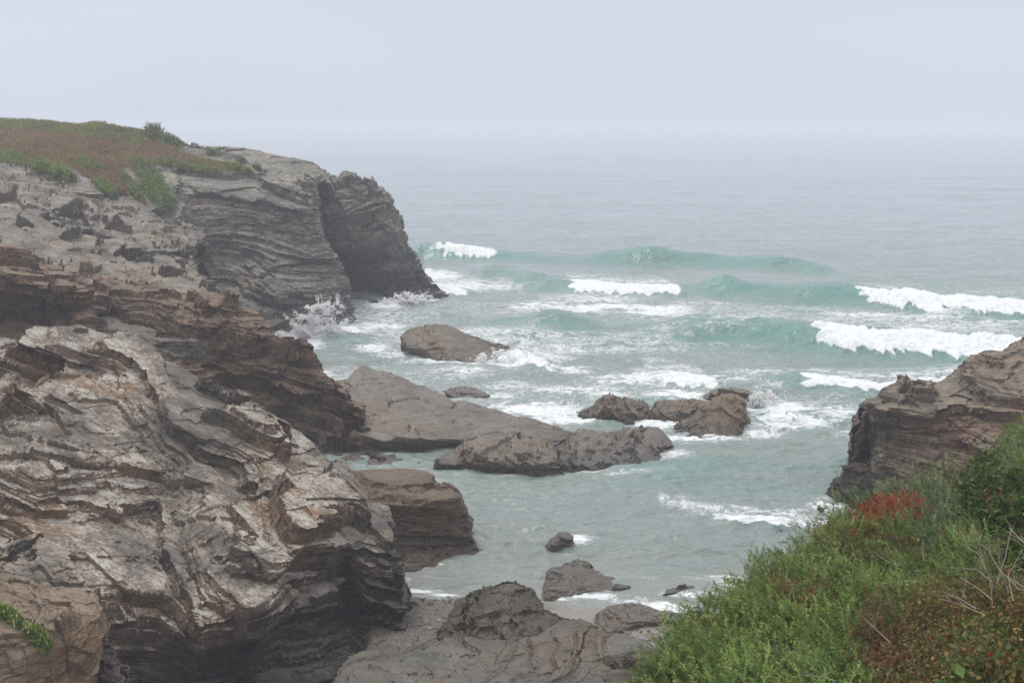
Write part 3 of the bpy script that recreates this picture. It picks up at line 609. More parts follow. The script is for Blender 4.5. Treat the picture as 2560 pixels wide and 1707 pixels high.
rock('cone_rock', [
    [(1101, 1580, 36.9), (1102, 1584, 36.7), (1103, 1588, 36.6), (1104, 1592, 36.4), (1106, 1600, .1j)],
    [(1122, 1555, 37.4), (1126, 1565, 37.2), (1130, 1575, 37), (1133, 1587, 36.8), (1137, 1602, .1j)],
    [(1142, 1530, 37.9), (1146, 1545, 37.6), (1150, 1560, 37.2), (1155, 1578, 36.9), (1160, 1603, .1j)],
    [(1150, 1497, 38.5), (1162, 1525, 37.9), (1168, 1550, 37.3), (1175, 1575, 36.9), (1182, 1605, .15j)],
    [(1196, 1473, 38.8), (1203, 1505, 38.1), (1208, 1535, 37.4), (1213, 1567, 36.8), (1220, 1608, .2j)],
    [(1236, 1469, 38.9), (1245, 1503, 38.1), (1252, 1536, 37.3), (1258, 1570, 36.7), (1265, 1612, .2j)],
    [(1262, 1453, 39), (1275, 1500, 38.1), (1284, 1537, 37.2), (1292, 1575, 36.6), (1300, 1617, .2j)],
    [(1294, 1453, 39), (1308, 1502, 38), (1320, 1540, 37.1), (1330, 1582, 36.4), (1340, 1622, .2j)],
    [(1322, 1470, 38.7), (1342, 1512, 37.9), (1354, 1546, 37.1), (1364, 1586, 36.3), (1376, 1626, .2j)],
    [(1362, 1517, 38), (1378, 1536, 37.6), (1388, 1560, 37), (1398, 1592, 36.3), (1406, 1628, .2j)],
    [(1400, 1541, 37.6), (1407, 1556, 37.3), (1416, 1580, 36.8), (1426, 1606, 36.2), (1434, 1630, .2j)],
], M_WETB, (.22, -.3, .92), [(.45, 1.4, .34, .75), (.16, .6, .12, .5), (.06, .3, .04, .4)], seed=149, wrapR=[(.1, .3, -.2), (0, 1.5, -1)], wrapL=[(-.1, .3, -.3)], rough=.08, rfreq=.9, warp=.3, back=((.5, -.6), (.8, -1.8)), px=.9,
    label='brown cone-shaped layered rock standing on the beach at the bottom centre', cat='rock')
rock('slate_platform', [
    [(844, 1690, 0.42j), (830, 1715, 0.67j), (830, 1760, 0.67j), (830, 1830, 0.27j)],
    [(872, 1640, 0.37j), (875, 1665, 0.72j), (880, 1720, 0.72j), (880, 1830, 0.37j)],
    [(930, 1625, 0.42j), (935, 1650, 0.67j), (950, 1710, 0.62j), (955, 1830, 0.37j)],
    [(1000, 1628, 0.32j), (1010, 1650, 0.52j), (1030, 1705, 0.47j), (1040, 1830, 0.37j)],
    [(1066, 1600, 0.47j), (1085, 1635, 0.42j), (1100, 1690, 0.42j), (1130, 1830, 0.37j)],
    [(1155, 1592, 0.52j), (1170, 1630, 0.42j), (1190, 1690, 0.37j), (1220, 1830, 0.37j)],
    [(1250, 1600, 0.47j), (1260, 1635, 0.42j), (1285, 1690, 0.37j), (1310, 1830, 0.37j)],
    [(1340, 1590, 0.47j), (1350, 1630, 0.37j), (1370, 1690, 0.32j), (1400, 1830, 0.37j)],
    [(1405, 1548, 0.47j), (1430, 1600, 0.43j), (1460, 1665, 0.41j), (1490, 1830, 0.37j)],
    [(1450, 1548, 0.43j), (1485, 1600, 0.43j), (1510, 1650, 0.41j), (1550, 1830, 0.37j)],
    [(1505, 1575, 0.35j), (1545, 1605, 0.41j), (1580, 1650, 0.41j), (1620, 1830, 0.37j)],
    [(1600, 1598, 0.33j), (1620, 1620, 0.41j), (1650, 1660, 0.41j), (1720, 1830, 0.37j)],
], M_PAVE, (.22, -.10, .97), [(.15, 2.8, .12, .9), (.07, 1.5, .06, .9), (.03, .8, .03, .7)], fac=.03, seed=151, wrapR=[(.4, .5, -.4)], wrapL=[(-.3, .3, -.6)], rough=.05, rfreq=.6, warp=.45, back=((.4, -.25), (.6, -1)), px=.9, bottom=.5,
    label='low platform of smooth wet slate slabs with sand patches along the bottom edge', cat='rock')
rock('lumpy_rock', [
    [(1500, 1662, .25j), (1501, 1668, .25j), (1503, 1675, .2j), (1505, 1685, .1j)],
    [(1527, 1644, .5j), (1528, 1658, .45j), (1530, 1668, .35j), (1532, 1684, .1j)],
    [(1562, 1628, .7j), (1562, 1648, .6j), (1562, 1665, .45j), (1562, 1688, .1j)],
    [(1598, 1612, .8j), (1600, 1635, .7j), (1600, 1660, .5j), (1600, 1690, .1j)],
    [(1650, 1612, .8j), (1652, 1635, .7j), (1655, 1660, .5j), (1660, 1690, .1j)],
    [(1710, 1612, .7j), (1712, 1635, .6j), (1715, 1660, .4j), (1720, 1690, .1j)],
], M_WETB, (.3, -.2, .93), SS, seed=157, wrapR=[(.1, .3, -.3)], wrapL=[(-.1, .3, -.3)], rough=.10, rfreq=1.4, back=BS, px=.9,
    label='lumpy brown rock on the slate platform against the lower left tips of the gorse', cat='rock')
rock('rounded_slab', [
    [(1375, 1700, .2j), (1375, 1720, .3j), (1375, 1800, .2j)],
    [(1440, 1684, .3j), (1445, 1715, .4j), (1450, 1800, .2j)],
    [(1505, 1676, .35j), (1510, 1712, .42j), (1515, 1800, .2j)],
    [(1560, 1676, .35j), (1570, 1712, .42j), (1575, 1800, .2j)],
    [(1625, 1690, .2j), (1635, 1720, .3j), (1640, 1800, .2j)],
], M_WETB, (.1, -.1, .98), SS, seed=163, wrapR=[(.1, .3, -.3)], wrapL=[(-.1, .3, -.3)], rough=.07, rfreq=1.2, back=((.2, -.2), (.4, -.8)), px=1,
    label='rounded tan slab cut by the bottom edge, just below the lumpy brown rock', cat='rock')

right_cliff = rock('layered_cliff', [
    [(2191, 1019, 51.5), (2192, 1036, 51.3), (2206, 1066, 51.7), (2200, 1120, 51.2), (2193, 1150, 50.9), (2192, 1210, 50.5), (2190, 1320, 49.5)],
    [(2214, 992, 52.5), (2216, 1022, 51), (2224, 1066, 51.4), (2223, 1115, 50.8), (2223, 1150, 50.4), (2224, 1210, 50), (2224, 1340, 48.5)],
    [(2245, 969, 53), (2249, 1000, 51.2), (2253, 1050, 50.8), (2255, 1105, 50.5), (2257, 1150, 49.9), (2261, 1215, 49.4), (2265, 1360, 48)],
    [(2278, 953, 53.5), (2285, 985, 51.4), (2291, 1035, 50.4), (2295, 1085, 50.6), (2301, 1130, 49.8), (2305, 1200, 49), (2313, 1360, 47.5)],
    [(2325, 950, 53.5), (2335, 985, 51.3), (2345, 1035, 50.1), (2350, 1085, 50), (2352, 1130, 49.3), (2355, 1200, 48.3), (2360, 1360, 47)],
    [(2375, 953, 53.3), (2385, 985, 51.6), (2395, 1035, 50.2), (2400, 1085, 49.5), (2405, 1130, 48.8), (2410, 1200, 47.9), (2420, 1360, 46)],
    [(2410, 928, 54), (2425, 960, 52.2), (2435, 1015, 50.3), (2440, 1070, 49.2), (2445, 1120, 48.3), (2450, 1200, 47.4), (2460, 1360, 45.5)],
    [(2445, 890, 55), (2460, 935, 52.8), (2470, 1000, 50.3), (2475, 1060, 48.8), (2480, 1120, 47.9), (2490, 1200, 47), (2500, 1360, 45)],
    [(2477, 872, 55.5), (2492, 925, 52.8), (2505, 995, 50), (2510, 1060, 48.5), (2515, 1120, 47.6), (2520, 1200, 46.6), (2530, 1360, 44.5)],
    [(2530, 870, 55.5), (2550, 925, 52.6), (2560, 990, 49.8), (2565, 1060, 48.2), (2570, 1120, 47.2), (2575, 1200, 46.2), (2580, 1360, 44)],
    [(2556, 842, 56.5), (2600, 915, 52.6), (2640, 980, 49.8), (2640, 1060, 48.2), (2640, 1120, 47.2), (2640, 1200, 46.2), (2640, 1360, 44)],
    [(2800, 800, 58), (2800, 900, 53), (2800, 980, 50), (2800, 1060, 48.2), (2800, 1120, 47.2), (2800, 1200, 46.2), (2800, 1360, 44)],
], M_RIGHT, N_L, [(1.1, 3.4, .45, .4), (.36, 2.0, .32, .6), (.14, 1.2, .2, .7), (.07, .8, .1, .6)], fac=.12, seed=173, wrapL=[(1.5, 6, -4), (.5, 2.5, -.5), (.1, .8, -.1)], rough=.16, rfreq=.5, warp=.5,
    back=((1.5, -.4), (4, -5)), px=1.0, label='brown finely layered cliff at the right edge above the bushes', cat='cliff')
rock('dark_foot_rock', [
    [(2058, 1262, .1j), (2056, 1275, .1j), (2054, 1290, 0j), (2050, 1320, -.5j)],
    [(2073, 1236, 51.4), (2075, 1260, 50.8), (2078, 1290, 50), (2080, 1350, -.5j)],
    [(2092, 1208, 52), (2095, 1240, 51), (2100, 1280, 50), (2100, 1350, -.5j)],
    [(2111, 1189, 52.4), (2115, 1230, 51), (2120, 1270, 50), (2120, 1350, -.5j)],
    [(2122, 1170, 52.8), (2140, 1215, 51.4), (2145, 1260, 50.2), (2150, 1350, -.5j)],
    [(2155, 1154, 53), (2175, 1200, 51.8), (2180, 1260, 50.6), (2190, 1350, -.5j)],
    [(2200, 1150, 53), (2215, 1200, 51.8), (2220, 1260, 50.6), (2230, 1350, -.5j)],
], M_DARK, N_C, [(.7, 1.0, .5, .5), (.25, .6, .25, .5), (.1, .4, .1, .4)], seed=179, wrapL=[(-.2, 1, -.5)], rough=.15, rfreq=.8, back=((.8, -.5), (1.5, -4)), px=1,
    label='dark rock at the foot of the right cliff, sloping into the sea', cat='rock')
# ------------------------------------------------------------------ sea
def fit_line(pts, d=0):
    """pixel polyline on the sea -> world polyline"""
    return np.array([pt(x, y, 0j)[:2] for x, y in pts])
def along(P, poly):
    """signed distance across (positive on the near side) and parameter 0..1 along a left-right polyline"""
    x = P[:, 0]; px_, py_ = poly[:, 0], poly[:, 1]
    y = np.interp(x, px_, py_)
    sl = np.interp(x, px_, np.gradient(py_, px_))
    t = (x - px_[0]) / (px_[-1] - px_[0])
    return (y - P[:, 1]) / np.sqrt(1 + sl * sl), t
# crest line (pixels, where the crest's foot is), height, near width, far width, foam interval in x pixels (or None)
WAVES = [
    ([(985, 640), (1062, 636), (1180, 640), (1330, 648), (1450, 652), (1600, 652), (1720, 655), (1850, 660), (1960, 664), (2070, 675), (2160, 684)],
     [.7, 1.6, 1.0, .7, .8, 1.9, 1.2, .9, 1.0, .5, 0], 2.2, 6.0, [(1088, 1250)]),
    ([(1170, 684), (1215, 686), (1320, 700), (1420, 712), (1600, 726), (1730, 722), (1800, 726), (1900, 738), (2000, 742), (2130, 748), (2260, 762), (2400, 774), (2580, 782), (2800, 786)],
     [0, 1.4, 1.0, .5, .5, .6, 1.5, 1.0, 1.3, 1.6, 1.3, 1.15, 1.05, 1.0], 2.7, 5.5, [(1405, 1700), (2130, 2900)]),
    ([(1270, 814), (1395, 818), (1520, 822), (1640, 832), (1700, 834), (1800, 832), (1900, 838), (1990, 846), (2100, 858), (2250, 864), (2400, 872), (2560, 884), (2800, 894)],
     [.1, 1.3, .3, .6, 1.15, 1.0, 1.3, 1.5, 1.2, 1.0, 1.05, .9, .8], 2.8, 4.5, [(2010, 2900)]),
    ([(1585, 934), (1640, 946), (1780, 962), (1900, 968), (1990, 966), (2170, 976), (2300, 972), (2400, 966), (2500, 960)],
     [.3, .5, .35, .35, .5, .4, .35, .3, .2], 1.4, 3.5, [(1600, 1800), (1985, 2500)]),
    ([(2020, 1150), (2080, 1152), (2180, 1160), (2300, 1172)], [0, .35, .4, .2], .8, 2.0, []),
    ([(1620, 1268), (1720, 1290), (1840, 1312), (1990, 1320), (2080, 1320)], [.05, .22, .32, .34, .3], .5, 1.4, [(1640, 2070)]),
    ([(1215, 880), (1300, 900), (1400, 925), (1430, 930)], [.1, .5, .35, 0], 1.2, 2.5, [(1225, 1425)]),
    ([(720, 838), (800, 842), (900, 852), (1010, 872)], [.2, .5, .3, 0], 1.5, 3.0, []),
    ([(1000, 722), (1060, 726), (1160, 736), (1260, 742)], [.7, .55, .35, .1], 1.5, 4.0, [(1010, 1180)]),
]
# foam patches: centre and half sizes in photo pixels on the water, strength
FOAM = [
    (1080, 690, 70, 16, .9), (1130, 715, 110, 16, .75), (1010, 745, 60, 14, 1.0), (960, 760, 60, 10, .8), (1250, 705, 160, 22, .6), (1500, 740, 190, 22, .55),
    (1480, 770, 160, 14, .75), (1650, 780, 130, 14, .7), (1350, 760, 120, 14, .6), (1800, 760, 200, 20, .4), (2000, 790, 200, 15, .25), (2350, 810, 250, 14, .45),
    (760, 848, 60, 20, 1.1), (860, 830, 110, 16, .75), (960, 818, 110, 13, .6), (730, 880, 40, 22, .5), (950, 872, 60, 10, .8), (1000, 885, 60, 12, .6),
    (1130, 905, 120, 10, .8), (1290, 910, 90, 18, 1.0), (1390, 905, 70, 14, .7), (1440, 930, 90, 10, .6), (1160, 935, 130, 16, .45), (1300, 960, 130, 18, .45),
    (1250, 990, 90, 12, .55), (1450, 975, 200, 20, .5), (1640, 950, 160, 18, .7), (1800, 965, 160, 16, .65), (1950, 940, 180, 14, .5), (2100, 965, 130, 12, .5),
    (2350, 940, 160, 12, .5), (1340, 1030, 130, 18, 1.0), (1420, 1055, 90, 14, .95), (1530, 985, 90, 12, .55), (1640, 1060, 70, 20, .95), (1700, 985, 90, 12, .8),
    (1740, 1000, 60, 14, .8), (1930, 1030, 90, 20, 1.0), (1960, 1060, 110, 18, .75), (1900, 1085, 70, 12, .55), (2080, 1040, 110, 22, .5), (2120, 1080, 60, 18, .45), (1960, 975, 80, 12, .6),
    (1740, 1100, 120, 12, .7), (1700, 1140, 60, 16, .5), (1560, 1185, 130, 6, .45), (1430, 1182, 60, 4, .5), (1300, 1190, 120, 3, .35), (1180, 1180, 60, 3, .3),
    (2040, 1310, 90, 14, .7), (2060, 1270, 60, 22, .55), (1960, 1290, 90, 10, .4), (1700, 1270, 70, 6, .35), (1450, 1345, 30, 14, .7), (1480, 1340, 40, 5, .4), (1900, 1245, 90, 9, .2),
    (1045, 1481, 60, 5, .9), (1120, 1492, 40, 5, .9), (1480, 1490, 90, 10, .55), (1560, 1500, 90, 9, .5), (1640, 1515, 70, 12, .95), (1720, 1525, 70, 9, .85),
    (1700, 1480, 80, 12, .5), (1780, 1440, 80, 10, .6), (1830, 1455, 50, 14, .55), (1600, 1440, 60, 6, .3), (1400, 1500, 50, 5, .5), (1560, 880, 90, 8, .35), (1180, 860, 60, 6, .3),
    (1215, 400, 1, 1, 0.),
]
SHORE = lambda x: 40.4 - 1.4 * sstep(-.5, 2.5, x) + .25 * np.sin(x * .9) + .15 * np.sin(x * 2.3 + 1)
def build_sea():
    ys = np.concatenate([[310.3 + 16 * 3090 * 1.03 / d for d in (40000, 25000, 16000, 12000, 9000)], np.arange(317, 320), np.arange(320, 600, 2.5), np.arange(600, 1560, 2.0)])
    xs = np.concatenate([np.arange(-1400, -60, 30), np.arange(-60, 2620, 2.5), np.arange(2620, 3900, 30)])
    tb = tanb(ys); Dm = CAMZ / tb
    v = (CY - ys) / FPX; ry = CP + v * SP
    X = (xs[:, None] - CX) / FPX / ry[None, :] * Dm[None, :]
    Y = np.broadcast_to(Dm, X.shape)
    P = np.stack([X, Y, np.zeros_like(X)], -1).reshape(-1, 3)
    D = P[:, 1]
    near = np.clip((D - SHORE(P[:, 0])) / 14, 0, 1)
    calm = np.clip((D - 41) / 30, .6, 1)
    x, y = P[:, 0], P[:, 1]; z0 = x * 0
    det = np.clip(1 - D / 900, 0, 1)
    h = .16 * calm * fbm(x * .10, y * .26, z0, 3, 4, .55) * 2 + .17 * calm * fbm(x * .45 + 2 * vnoise(x * .1, y * .1, z0, 4), y * 1.0, z0, 5, 4, .6) * 1.6 * det
    h += .16 * fbm(x * 1.1, y * 2.2, z0 + 3, 9, 3, .6) * np.clip(1.5 - D / 90, 0, 1)
    sw = np.clip((D - 150) / 200, 0, 1) * np.clip(1 - D / 5000, 0, 1)
    h += sw * .35 * np.sin(y * .16 + x * .02 + 3 * vnoise(x * .01, y * .01, z0, 8)) * (1 + vnoise(x * .015, y * .03, z0, 12))
    # dark-green standing humps between the breakers
    hump = np.clip(fbm(x * .11 + 5, y * .30, z0, 21, 3) - .10, 0, 1) * np.clip((D - 46) / 15, 0, 1) * np.clip(1 - (D - 95) / 60, 0, 1)
    h += .8 * hump
    foam = np.zeros(len(P)); white = np.zeros(len(P)); teal = np.clip(hump * 1.6, 0, .6)
    px_, py_ = proj(P)
    wz = vnoise(x * .35, y * .35, z0, 31)
    for k, (line, hh, wn, wf, fi) in enumerate(WAVES):
        poly = fit_line(line)
        d, t = along(P, poly); wx = poly[:, 0]
        d = d + .5 * vnoise(x * .25, y * .1, z0, 40 + k) * wn * .5
        A = 1.0 * np.interp(x, wx, hh) * (1 + .45 * fbm(x * .16, z0, z0, 50 + k, 4)); 
        e = np.clip((x - wx[0]) / 3, 0, 1) * np.clip((wx[-1] - x) / 3, 0, 1); A = A * e
        prof = np.where(d > 0, np.exp(-(d / wn) ** 2), np.exp(-(d / wf) ** 2))
        h += A * prof - .18 * A * np.exp(-((d - wn * 2.2) / wn) ** 2)
        teal = np.maximum(teal, np.clip(A * 1.1, 0, .85) * np.exp(-((d - wn * .5) / (wn * 1.5)) ** 2))
        fx = np.interp(x, wx, [q[0] for q in line])
        for a_, b_ in fi:
            m = sstep(a_ - 6, a_ + 45, fx + 25 * vnoise(x * 1.2, y * 1.2, z0, 77)) * (1 - sstep(b_ - 25, b_ + 8, fx))
            rag = .38 * fbm(x * 1.9, y * .8, z0, 60 + k, 4) * wn + .25 * vnoise(x * 2.8, z0, z0, 66) * wn
            run = 1.05 + .22 * vnoise(x * .15, z0, z0, 71 + k)
            f = m * sstep(-wn * .5 - .3, -.1 * wn, d + rag * .4) * (1 - sstep(wn * run * .9, wn * run * 1.15, d - rag))
            white = np.maximum(white, f * np.clip(A * 2.2, 0, 1))
            lump = fbm(x * 2.0, y * 1.6, z0, 81 + k, 4, .65)
            h += f * A * (.20 * lump + .10 + .15 * np.clip(d / wn, 0, 1)) + f * .04 * fbm(x * 5, y * 4, z0, 181 + k, 3)
            foam = np.maximum(foam, m * np.exp(-((d + wf * .7) / (wf * 1.0)) ** 2) * .42)
    wv = 30 * vnoise(x * .12, y * .12, z0, 90)
    tl = np.clip(teal - hump * 1.6, 0, 1)
    for cx, cy, rx, ry_, s in FOAM:
        q = ((px_ + wv - cx) / rx) ** 2 + ((py_ - cy + .25 * wv) / ry_) ** 2
        foam = np.maximum(foam, s * np.exp(-q * .9))
    # scattered thin streaks over the inshore water
    inshore = np.clip((150 - D) / 50, 0, 1) * np.clip((D - 60) / 14, 0, 1)
    foam = np.maximum(foam, inshore * (.29 + .36 * fbm(x * .06, y * .12, z0, 95, 3)))
    foam = foam * (1 - .75 * np.clip(tl * 1.3, 0, 1))
    h = h * np.clip((D - 40.0) / 6, .12, 1)
    P[:, 2] = h
    shallow = 1 - near
    tealbase = np.clip((175 - D) / 70, 0, 1) * np.clip((D - 42) / 12, 0, 1)
    M = NT('sea_water')
    g = M.n('NewGeometry'); Pw = g.outputs['Position']
    af = M.attr('foam').outputs['Fac']; aw = M.attr('white').outputs['Fac']; ash = M.attr('shallow').outputs['Fac']
    ate = M.attr('teal').outputs['Fac']; atb = M.attr('tealbase').outputs['Fac']; adet = M.attr('dist').outputs['Fac']
    S = M.n('SeparateXYZ'); M.put(S.inputs[0], Pw)
    P2 = M.xyz(M.math('MULTIPLY', S.outputs[0], .55), S.outputs[1], 0.0)
    wrp = M.n('TexNoise'); M.put(wrp.inputs['Vector'], P2); wrp.inputs['Scale'].default_value = .5; wrp.inputs['Detail'].default_value = 3
    vadd = M.n('VectorMath', operation='MULTIPLY_ADD'); M.put(vadd.inputs[0], wrp.outputs['Color']); vadd.inputs[1].default_value = (2.2, 2.2, 0); M.put(vadd.inputs[2], P2)
    wvv = vadd.outputs[0]
    n1 = M.noise(wvv, 1.1, 7, .68, .6)
    rid = M.math('ABSOLUTE', M.math('SUBTRACT', M.noise(wvv, 1.1, 6, .7, .5), .5))
    rid2 = M.math('ABSOLUTE', M.math('SUBTRACT', M.noise(wvv, 3.2, 4, .7, .6), .5))
    lace = M.math('SUBTRACT', 1.0, M.math('MULTIPLY', M.math('MINIMUM', rid, M.math('MULTIPLY', rid2, 1.3)), 7.0), clamp=True)
    v = M.math('ADD', M.math('MULTIPLY', lace, .62), M.math('MULTIPLY', n1, .9))
    fa = M.ramp(M.math('ADD', v, M.math('MULTIPLY', af, .72)), 1.08, 1.34)
    fw = M.ramp(M.math('ADD', aw, M.math('MULTIPLY', M.math('SUBTRACT', M.noise(Pw, 2.2, 5, .7), .5), .9)), .30, .60)
    ft = M.math('MAXIMUM', fa, fw)
    deep = M.mix(atb, (.23, .285, .305), (.215, .268, .25))
    deep = M.mix(ate, deep, (.07, .24, .20))
    patch = M.ramp(M.noise(P2, .16, 3), .4, .65)
    deep = M.mix(M.math('MULTIPLY', patch, .35), deep, (.15, .21, .20))
    deep = M.mix(ash, deep, M.mix(patch, (.18, .215, .19), (.25, .265, .235)))
    milky = M.mix(M.math('MULTIPLY', af, .45), deep, (.42, .55, .53))
    c = M.mix(ft, milky, M.mix(M.ramp(M.noise(M.xyz(M.math('MULTIPLY', S.outputs[0], 1.6), S.outputs[1], S.outputs[2]), 2.4, 5, .7), .35, .62), (.62, .68, .70), (.82, .84, .84)))
    ro = M.math('ADD', .16, M.math('MULTIPLY', ft, .6))
    b1 = M.noise(M.xyz(M.math('MULTIPLY', S.outputs[0], .6), S.outputs[1], 0.0), 1.6, 5, .6, .3)
    b2 = M.noise(M.xyz(M.math('MULTIPLY', S.outputs[0], .5), S.outputs[1], 0.0), .28, 4, .6, .2)
    hb = M.math('ADD', M.math('MULTIPLY', b1, M.math('MULTIPLY', adet, .38)), M.math('MULTIPLY', b2, 1.1))
    hb = M.math('ADD', hb, M.math('MULTIPLY', M.math('MULTIPLY', ft, n1), .12))
    M.bsdf(Base_Color=c, Roughness=ro, IOR=1.33, Normal=M.bump(hb, 1.0, .75), Specular_IOR_Level=.5)
    F = grid_faces(len(xs), len(ys))
    o = link_mesh('sea', P, F[:, ::-1], M.m, smooth=True, attrs=dict(foam=foam, white=white, shallow=shallow, teal=teal, tealbase=tealbase, dist=np.clip(1.2 - D / 220, .15, 1)))
    tag(o, 'grey-green sea with breaking waves and drifting foam fading into mist', 'sea', kind='structure')
    return o
sea = build_sea()

# ------------------------------------------------------------------ beach and sea bed
def build_beach():
    xs = np.arange(-26, 24, .07); ys = np.concatenate([np.arange(22, 44.0, .07), [46, 50, 60]])
    X, Y = np.meshgrid(xs, ys, indexing='ij'); x, y = X.ravel(), Y.ravel(); z0 = x * 0
    z = (SHORE(x) - y) * .055; z = np.where(z > .13, .13 + (z - .13) * .2, z)
    z = z - 1.3 * sstep(-4.4, -5.0, x) * sstep(37.4, 36.4, y)
    z = z + .03 * fbm(x * .8, y * .8, z0, 5, 4) + .012 * fbm(x * 5, y * 5, z0, 6, 3)
    M = NT('wet_sand'); g = M.n('NewGeometry'); P = g.outputs['Position']
    big = M.noise(P, .35, 4); f = M.noise(P, 14, 5, .7); pb = M.n('TexVoronoi'); M.put(pb.inputs['Vector'], P); pb.inputs['Scale'].default_value = 16
    S = M.n('SeparateXYZ'); M.put(S.inputs[0], P)
    grav = M.ramp(M.math('ADD', S.outputs[0], M.math('MULTIPLY', big, 3)), 1.2, -0.2)
    sand = M.mix(M.ramp(f, .3, .7), (.17, .155, .135), (.25, .23, .205))
    peb = M.mix(M.math('MULTIPLY', M.ramp(f, .3, .8), 1.0), (.06, .053, .045), (.15, .125, .10))
    pc = M.n('ValToRGB'); M.put(pc.inputs[0], pb.outputs['Color']); e = pc.color_ramp.elements
    e[0].color = (.045, .04, .034, 1); e[1].color = (.28, .22, .17, 1); e[1].position = .95; pc.color_ramp.elements.new(.5).color = (.09, .08, .068, 1)
    shell = M.ramp(M.noise(P, 1.2, 3), .56, .64)
    c = M.mix(M.math('MAXIMUM', grav, M.math('MULTIPLY', shell, .8)), sand, M.mix(.6, peb, pc.outputs[0]))
    h = M.math('ADD', M.math('MULTIPLY', f, .02), M.math('MULTIPLY', pb.outputs['Distance'], M.math('MULTIPLY', grav, -.05)))
    M.bsdf(Base_Color=c, Roughness=M.math('ADD', .22, M.math('MULTIPLY', f, .4)), Normal=M.bump(h, 1.0, .8))
    o = link_mesh('beach', np.stack([x, y, z], 1), grid_faces(len(xs), len(ys)), M.m, smooth=True)
    return tag(o, 'wet beach of grey gravel and pale sand at the head of the cove', 'beach', kind='structure')
build_beach()
# ------------------------------------------------------------------ leaf materials
def leaf_mat(name, rough=.6, trans=.25):
    m = NT(name); a = m.attr('tint').outputs['Color']
    b = m.n('BsdfPrincipled'); m.put(b.inputs['Base Color'], a); b.inputs['Roughness'].default_value = rough; b.inputs['Specular IOR Level'].default_value = .3
    t = m.n('BsdfTranslucent'); m.put(t.inputs['Color'], a); x = m.n('MixShader'); x.inputs[0].default_value = trans
    m.t.links.new(b.outputs[0], x.inputs[1]); m.t.links.new(t.outputs[0], x.inputs[2]); m.t.links.new(x.outputs[0], m.out.inputs['Surface'])
    return m.m
M_LEAF = leaf_mat('leaves'); M_STEM = leaf_mat('stems', .8, 0.0); M_FLOWER = leaf_mat('flowers', .7, .2)
RNG = np.random.default_rng(5)

DG = bpy.context.evaluated_depsgraph_get()
def cast(X, Y, only=None, D0=None):
    v = (CY - Y) / FPX; u = (X - CX) / FPX
    d = Vector((u, CP + v * SP, -SP + v * CP)).normalized()
    h, p, n, i, o, _ = SC.ray_cast(DG, Vector((0, 0, CAMZ)), d)
    if h and (only is None or o.name in only): return np.array(p), np.array(n)
    return None
def inpoly(poly, n):
    poly = np.array(poly, float); lo, hi = poly.min(0), poly.max(0); o = []
    while sum(len(a) for a in o) < n:
        p = lo + RNG.random((n * 2, 2)) * (hi - lo); c = np.zeros(len(p), bool); j = len(poly) - 1
        for i in range(len(poly)):
            yi, yj = poly[i, 1], poly[j, 1]; xi, xj = poly[i, 0], poly[j, 0]
            c ^= ((yi > p[:, 1]) != (yj > p[:, 1])) & (p[:, 0] < (xj - xi) * (p[:, 1] - yi) / (yj - yi + 1e-9) + xi); j = i
        o.append(p[c])
    return np.concatenate(o)[:n]

def tris_obj(name, C, col, mat, parent=None):
    """C (n,3,3) triangle corners, col (n,3)"""
    V = C.reshape(-1, 3); F = np.arange(len(V)).reshape(-1, 3)
    return link_mesh(name, V, F, mat, parent=parent, attrs=dict(tint=np.repeat(col, 3, 0)))
def blades(P, dirs, L, Wd, col, bend=.3):
    """one tapered triangle per blade"""
    n = len(P); side = np.cross(dirs, RNG.normal(size=(n, 3))); side /= np.linalg.norm(side, axis=1, keepdims=True)
    tip = P + dirs * L[:, None] + RNG.normal(size=(n, 3)) * (L * bend * .5)[:, None]
    return np.stack([P - side * Wd[:, None], P + side * Wd[:, None], tip], 1), col
def nrm(a): return a / np.linalg.norm(a, axis=-1, keepdims=True)
def jit(col, n, s=.25):
    c = np.array(col) * (1 + s * RNG.normal(size=(n, 1))) * (1 + .08 * RNG.normal(size=(n, 3)))
    return np.clip(c, .004, .9)

# ------------------------------------------------------------------ turf on the tall cliff
CL = {'grassy_cliff', 'rock_slope'}
def turf(name, polys, dens, L, Wd, cols, k, label):
    Cs, Ks = [], []
    for poly in polys:
        A = abs(sum(poly[i - 1][0] * poly[i][1] - poly[i][0] * poly[i - 1][1] for i in range(len(poly)))) / 2
        pts = inpoly(poly, int(A * dens)); hit = [(cast(x, y, CL)) for x, y in pts]; hit = [h for h in hit if h]
        if not hit: continue
        P = np.array([h[0] for h in hit]); P = np.repeat(P, k, 0); n = len(P)
        sc = (P[:, 1] / 100)
        P = P + RNG.normal(size=(n, 3)) * np.array([.10, .12, 0]) * sc[:, None] - [0, 0, .05]
        d = nrm(np.array([0, 0, 1.0]) + .45 * RNG.normal(size=(n, 3)))
        q = vnoise(P[:, 0] * .5, P[:, 1] * .2, P[:, 2] * .8, 3) + .5 * RNG.normal(size=n)
        c = np.where((q > .2)[:, None], jit(cols[0], n), np.where((q > -.4)[:, None], jit(cols[1], n), jit(cols[2], n)))
        T, _ = blades(P, d, L * sc * RNG.uniform(.5, 1.3, n), Wd * sc * RNG.uniform(.6, 1.3, n), c)
        Cs.append(T); Ks.append(c)
    o = tris_obj(name, np.concatenate(Cs), np.concatenate(Ks), M_LEAF)
    return tag(o, label, 'grass', kind='stuff')
bpy.context.view_layer.update(); DG = bpy.context.evaluated_depsgraph_get()
BROWN = [(-20, 325), (60, 328), (160, 335), (280, 352), (360, 362), (370, 350), (400, 358), (450, 378), (500, 400), (560, 415), (600, 425), (540, 425), (440, 405), (370, 395),
         (340, 412), (300, 420), (330, 455), (370, 520), (340, 495), (290, 480), (240, 455), (170, 415), (100, 405), (85, 425), (50, 405), (-20, 385)]
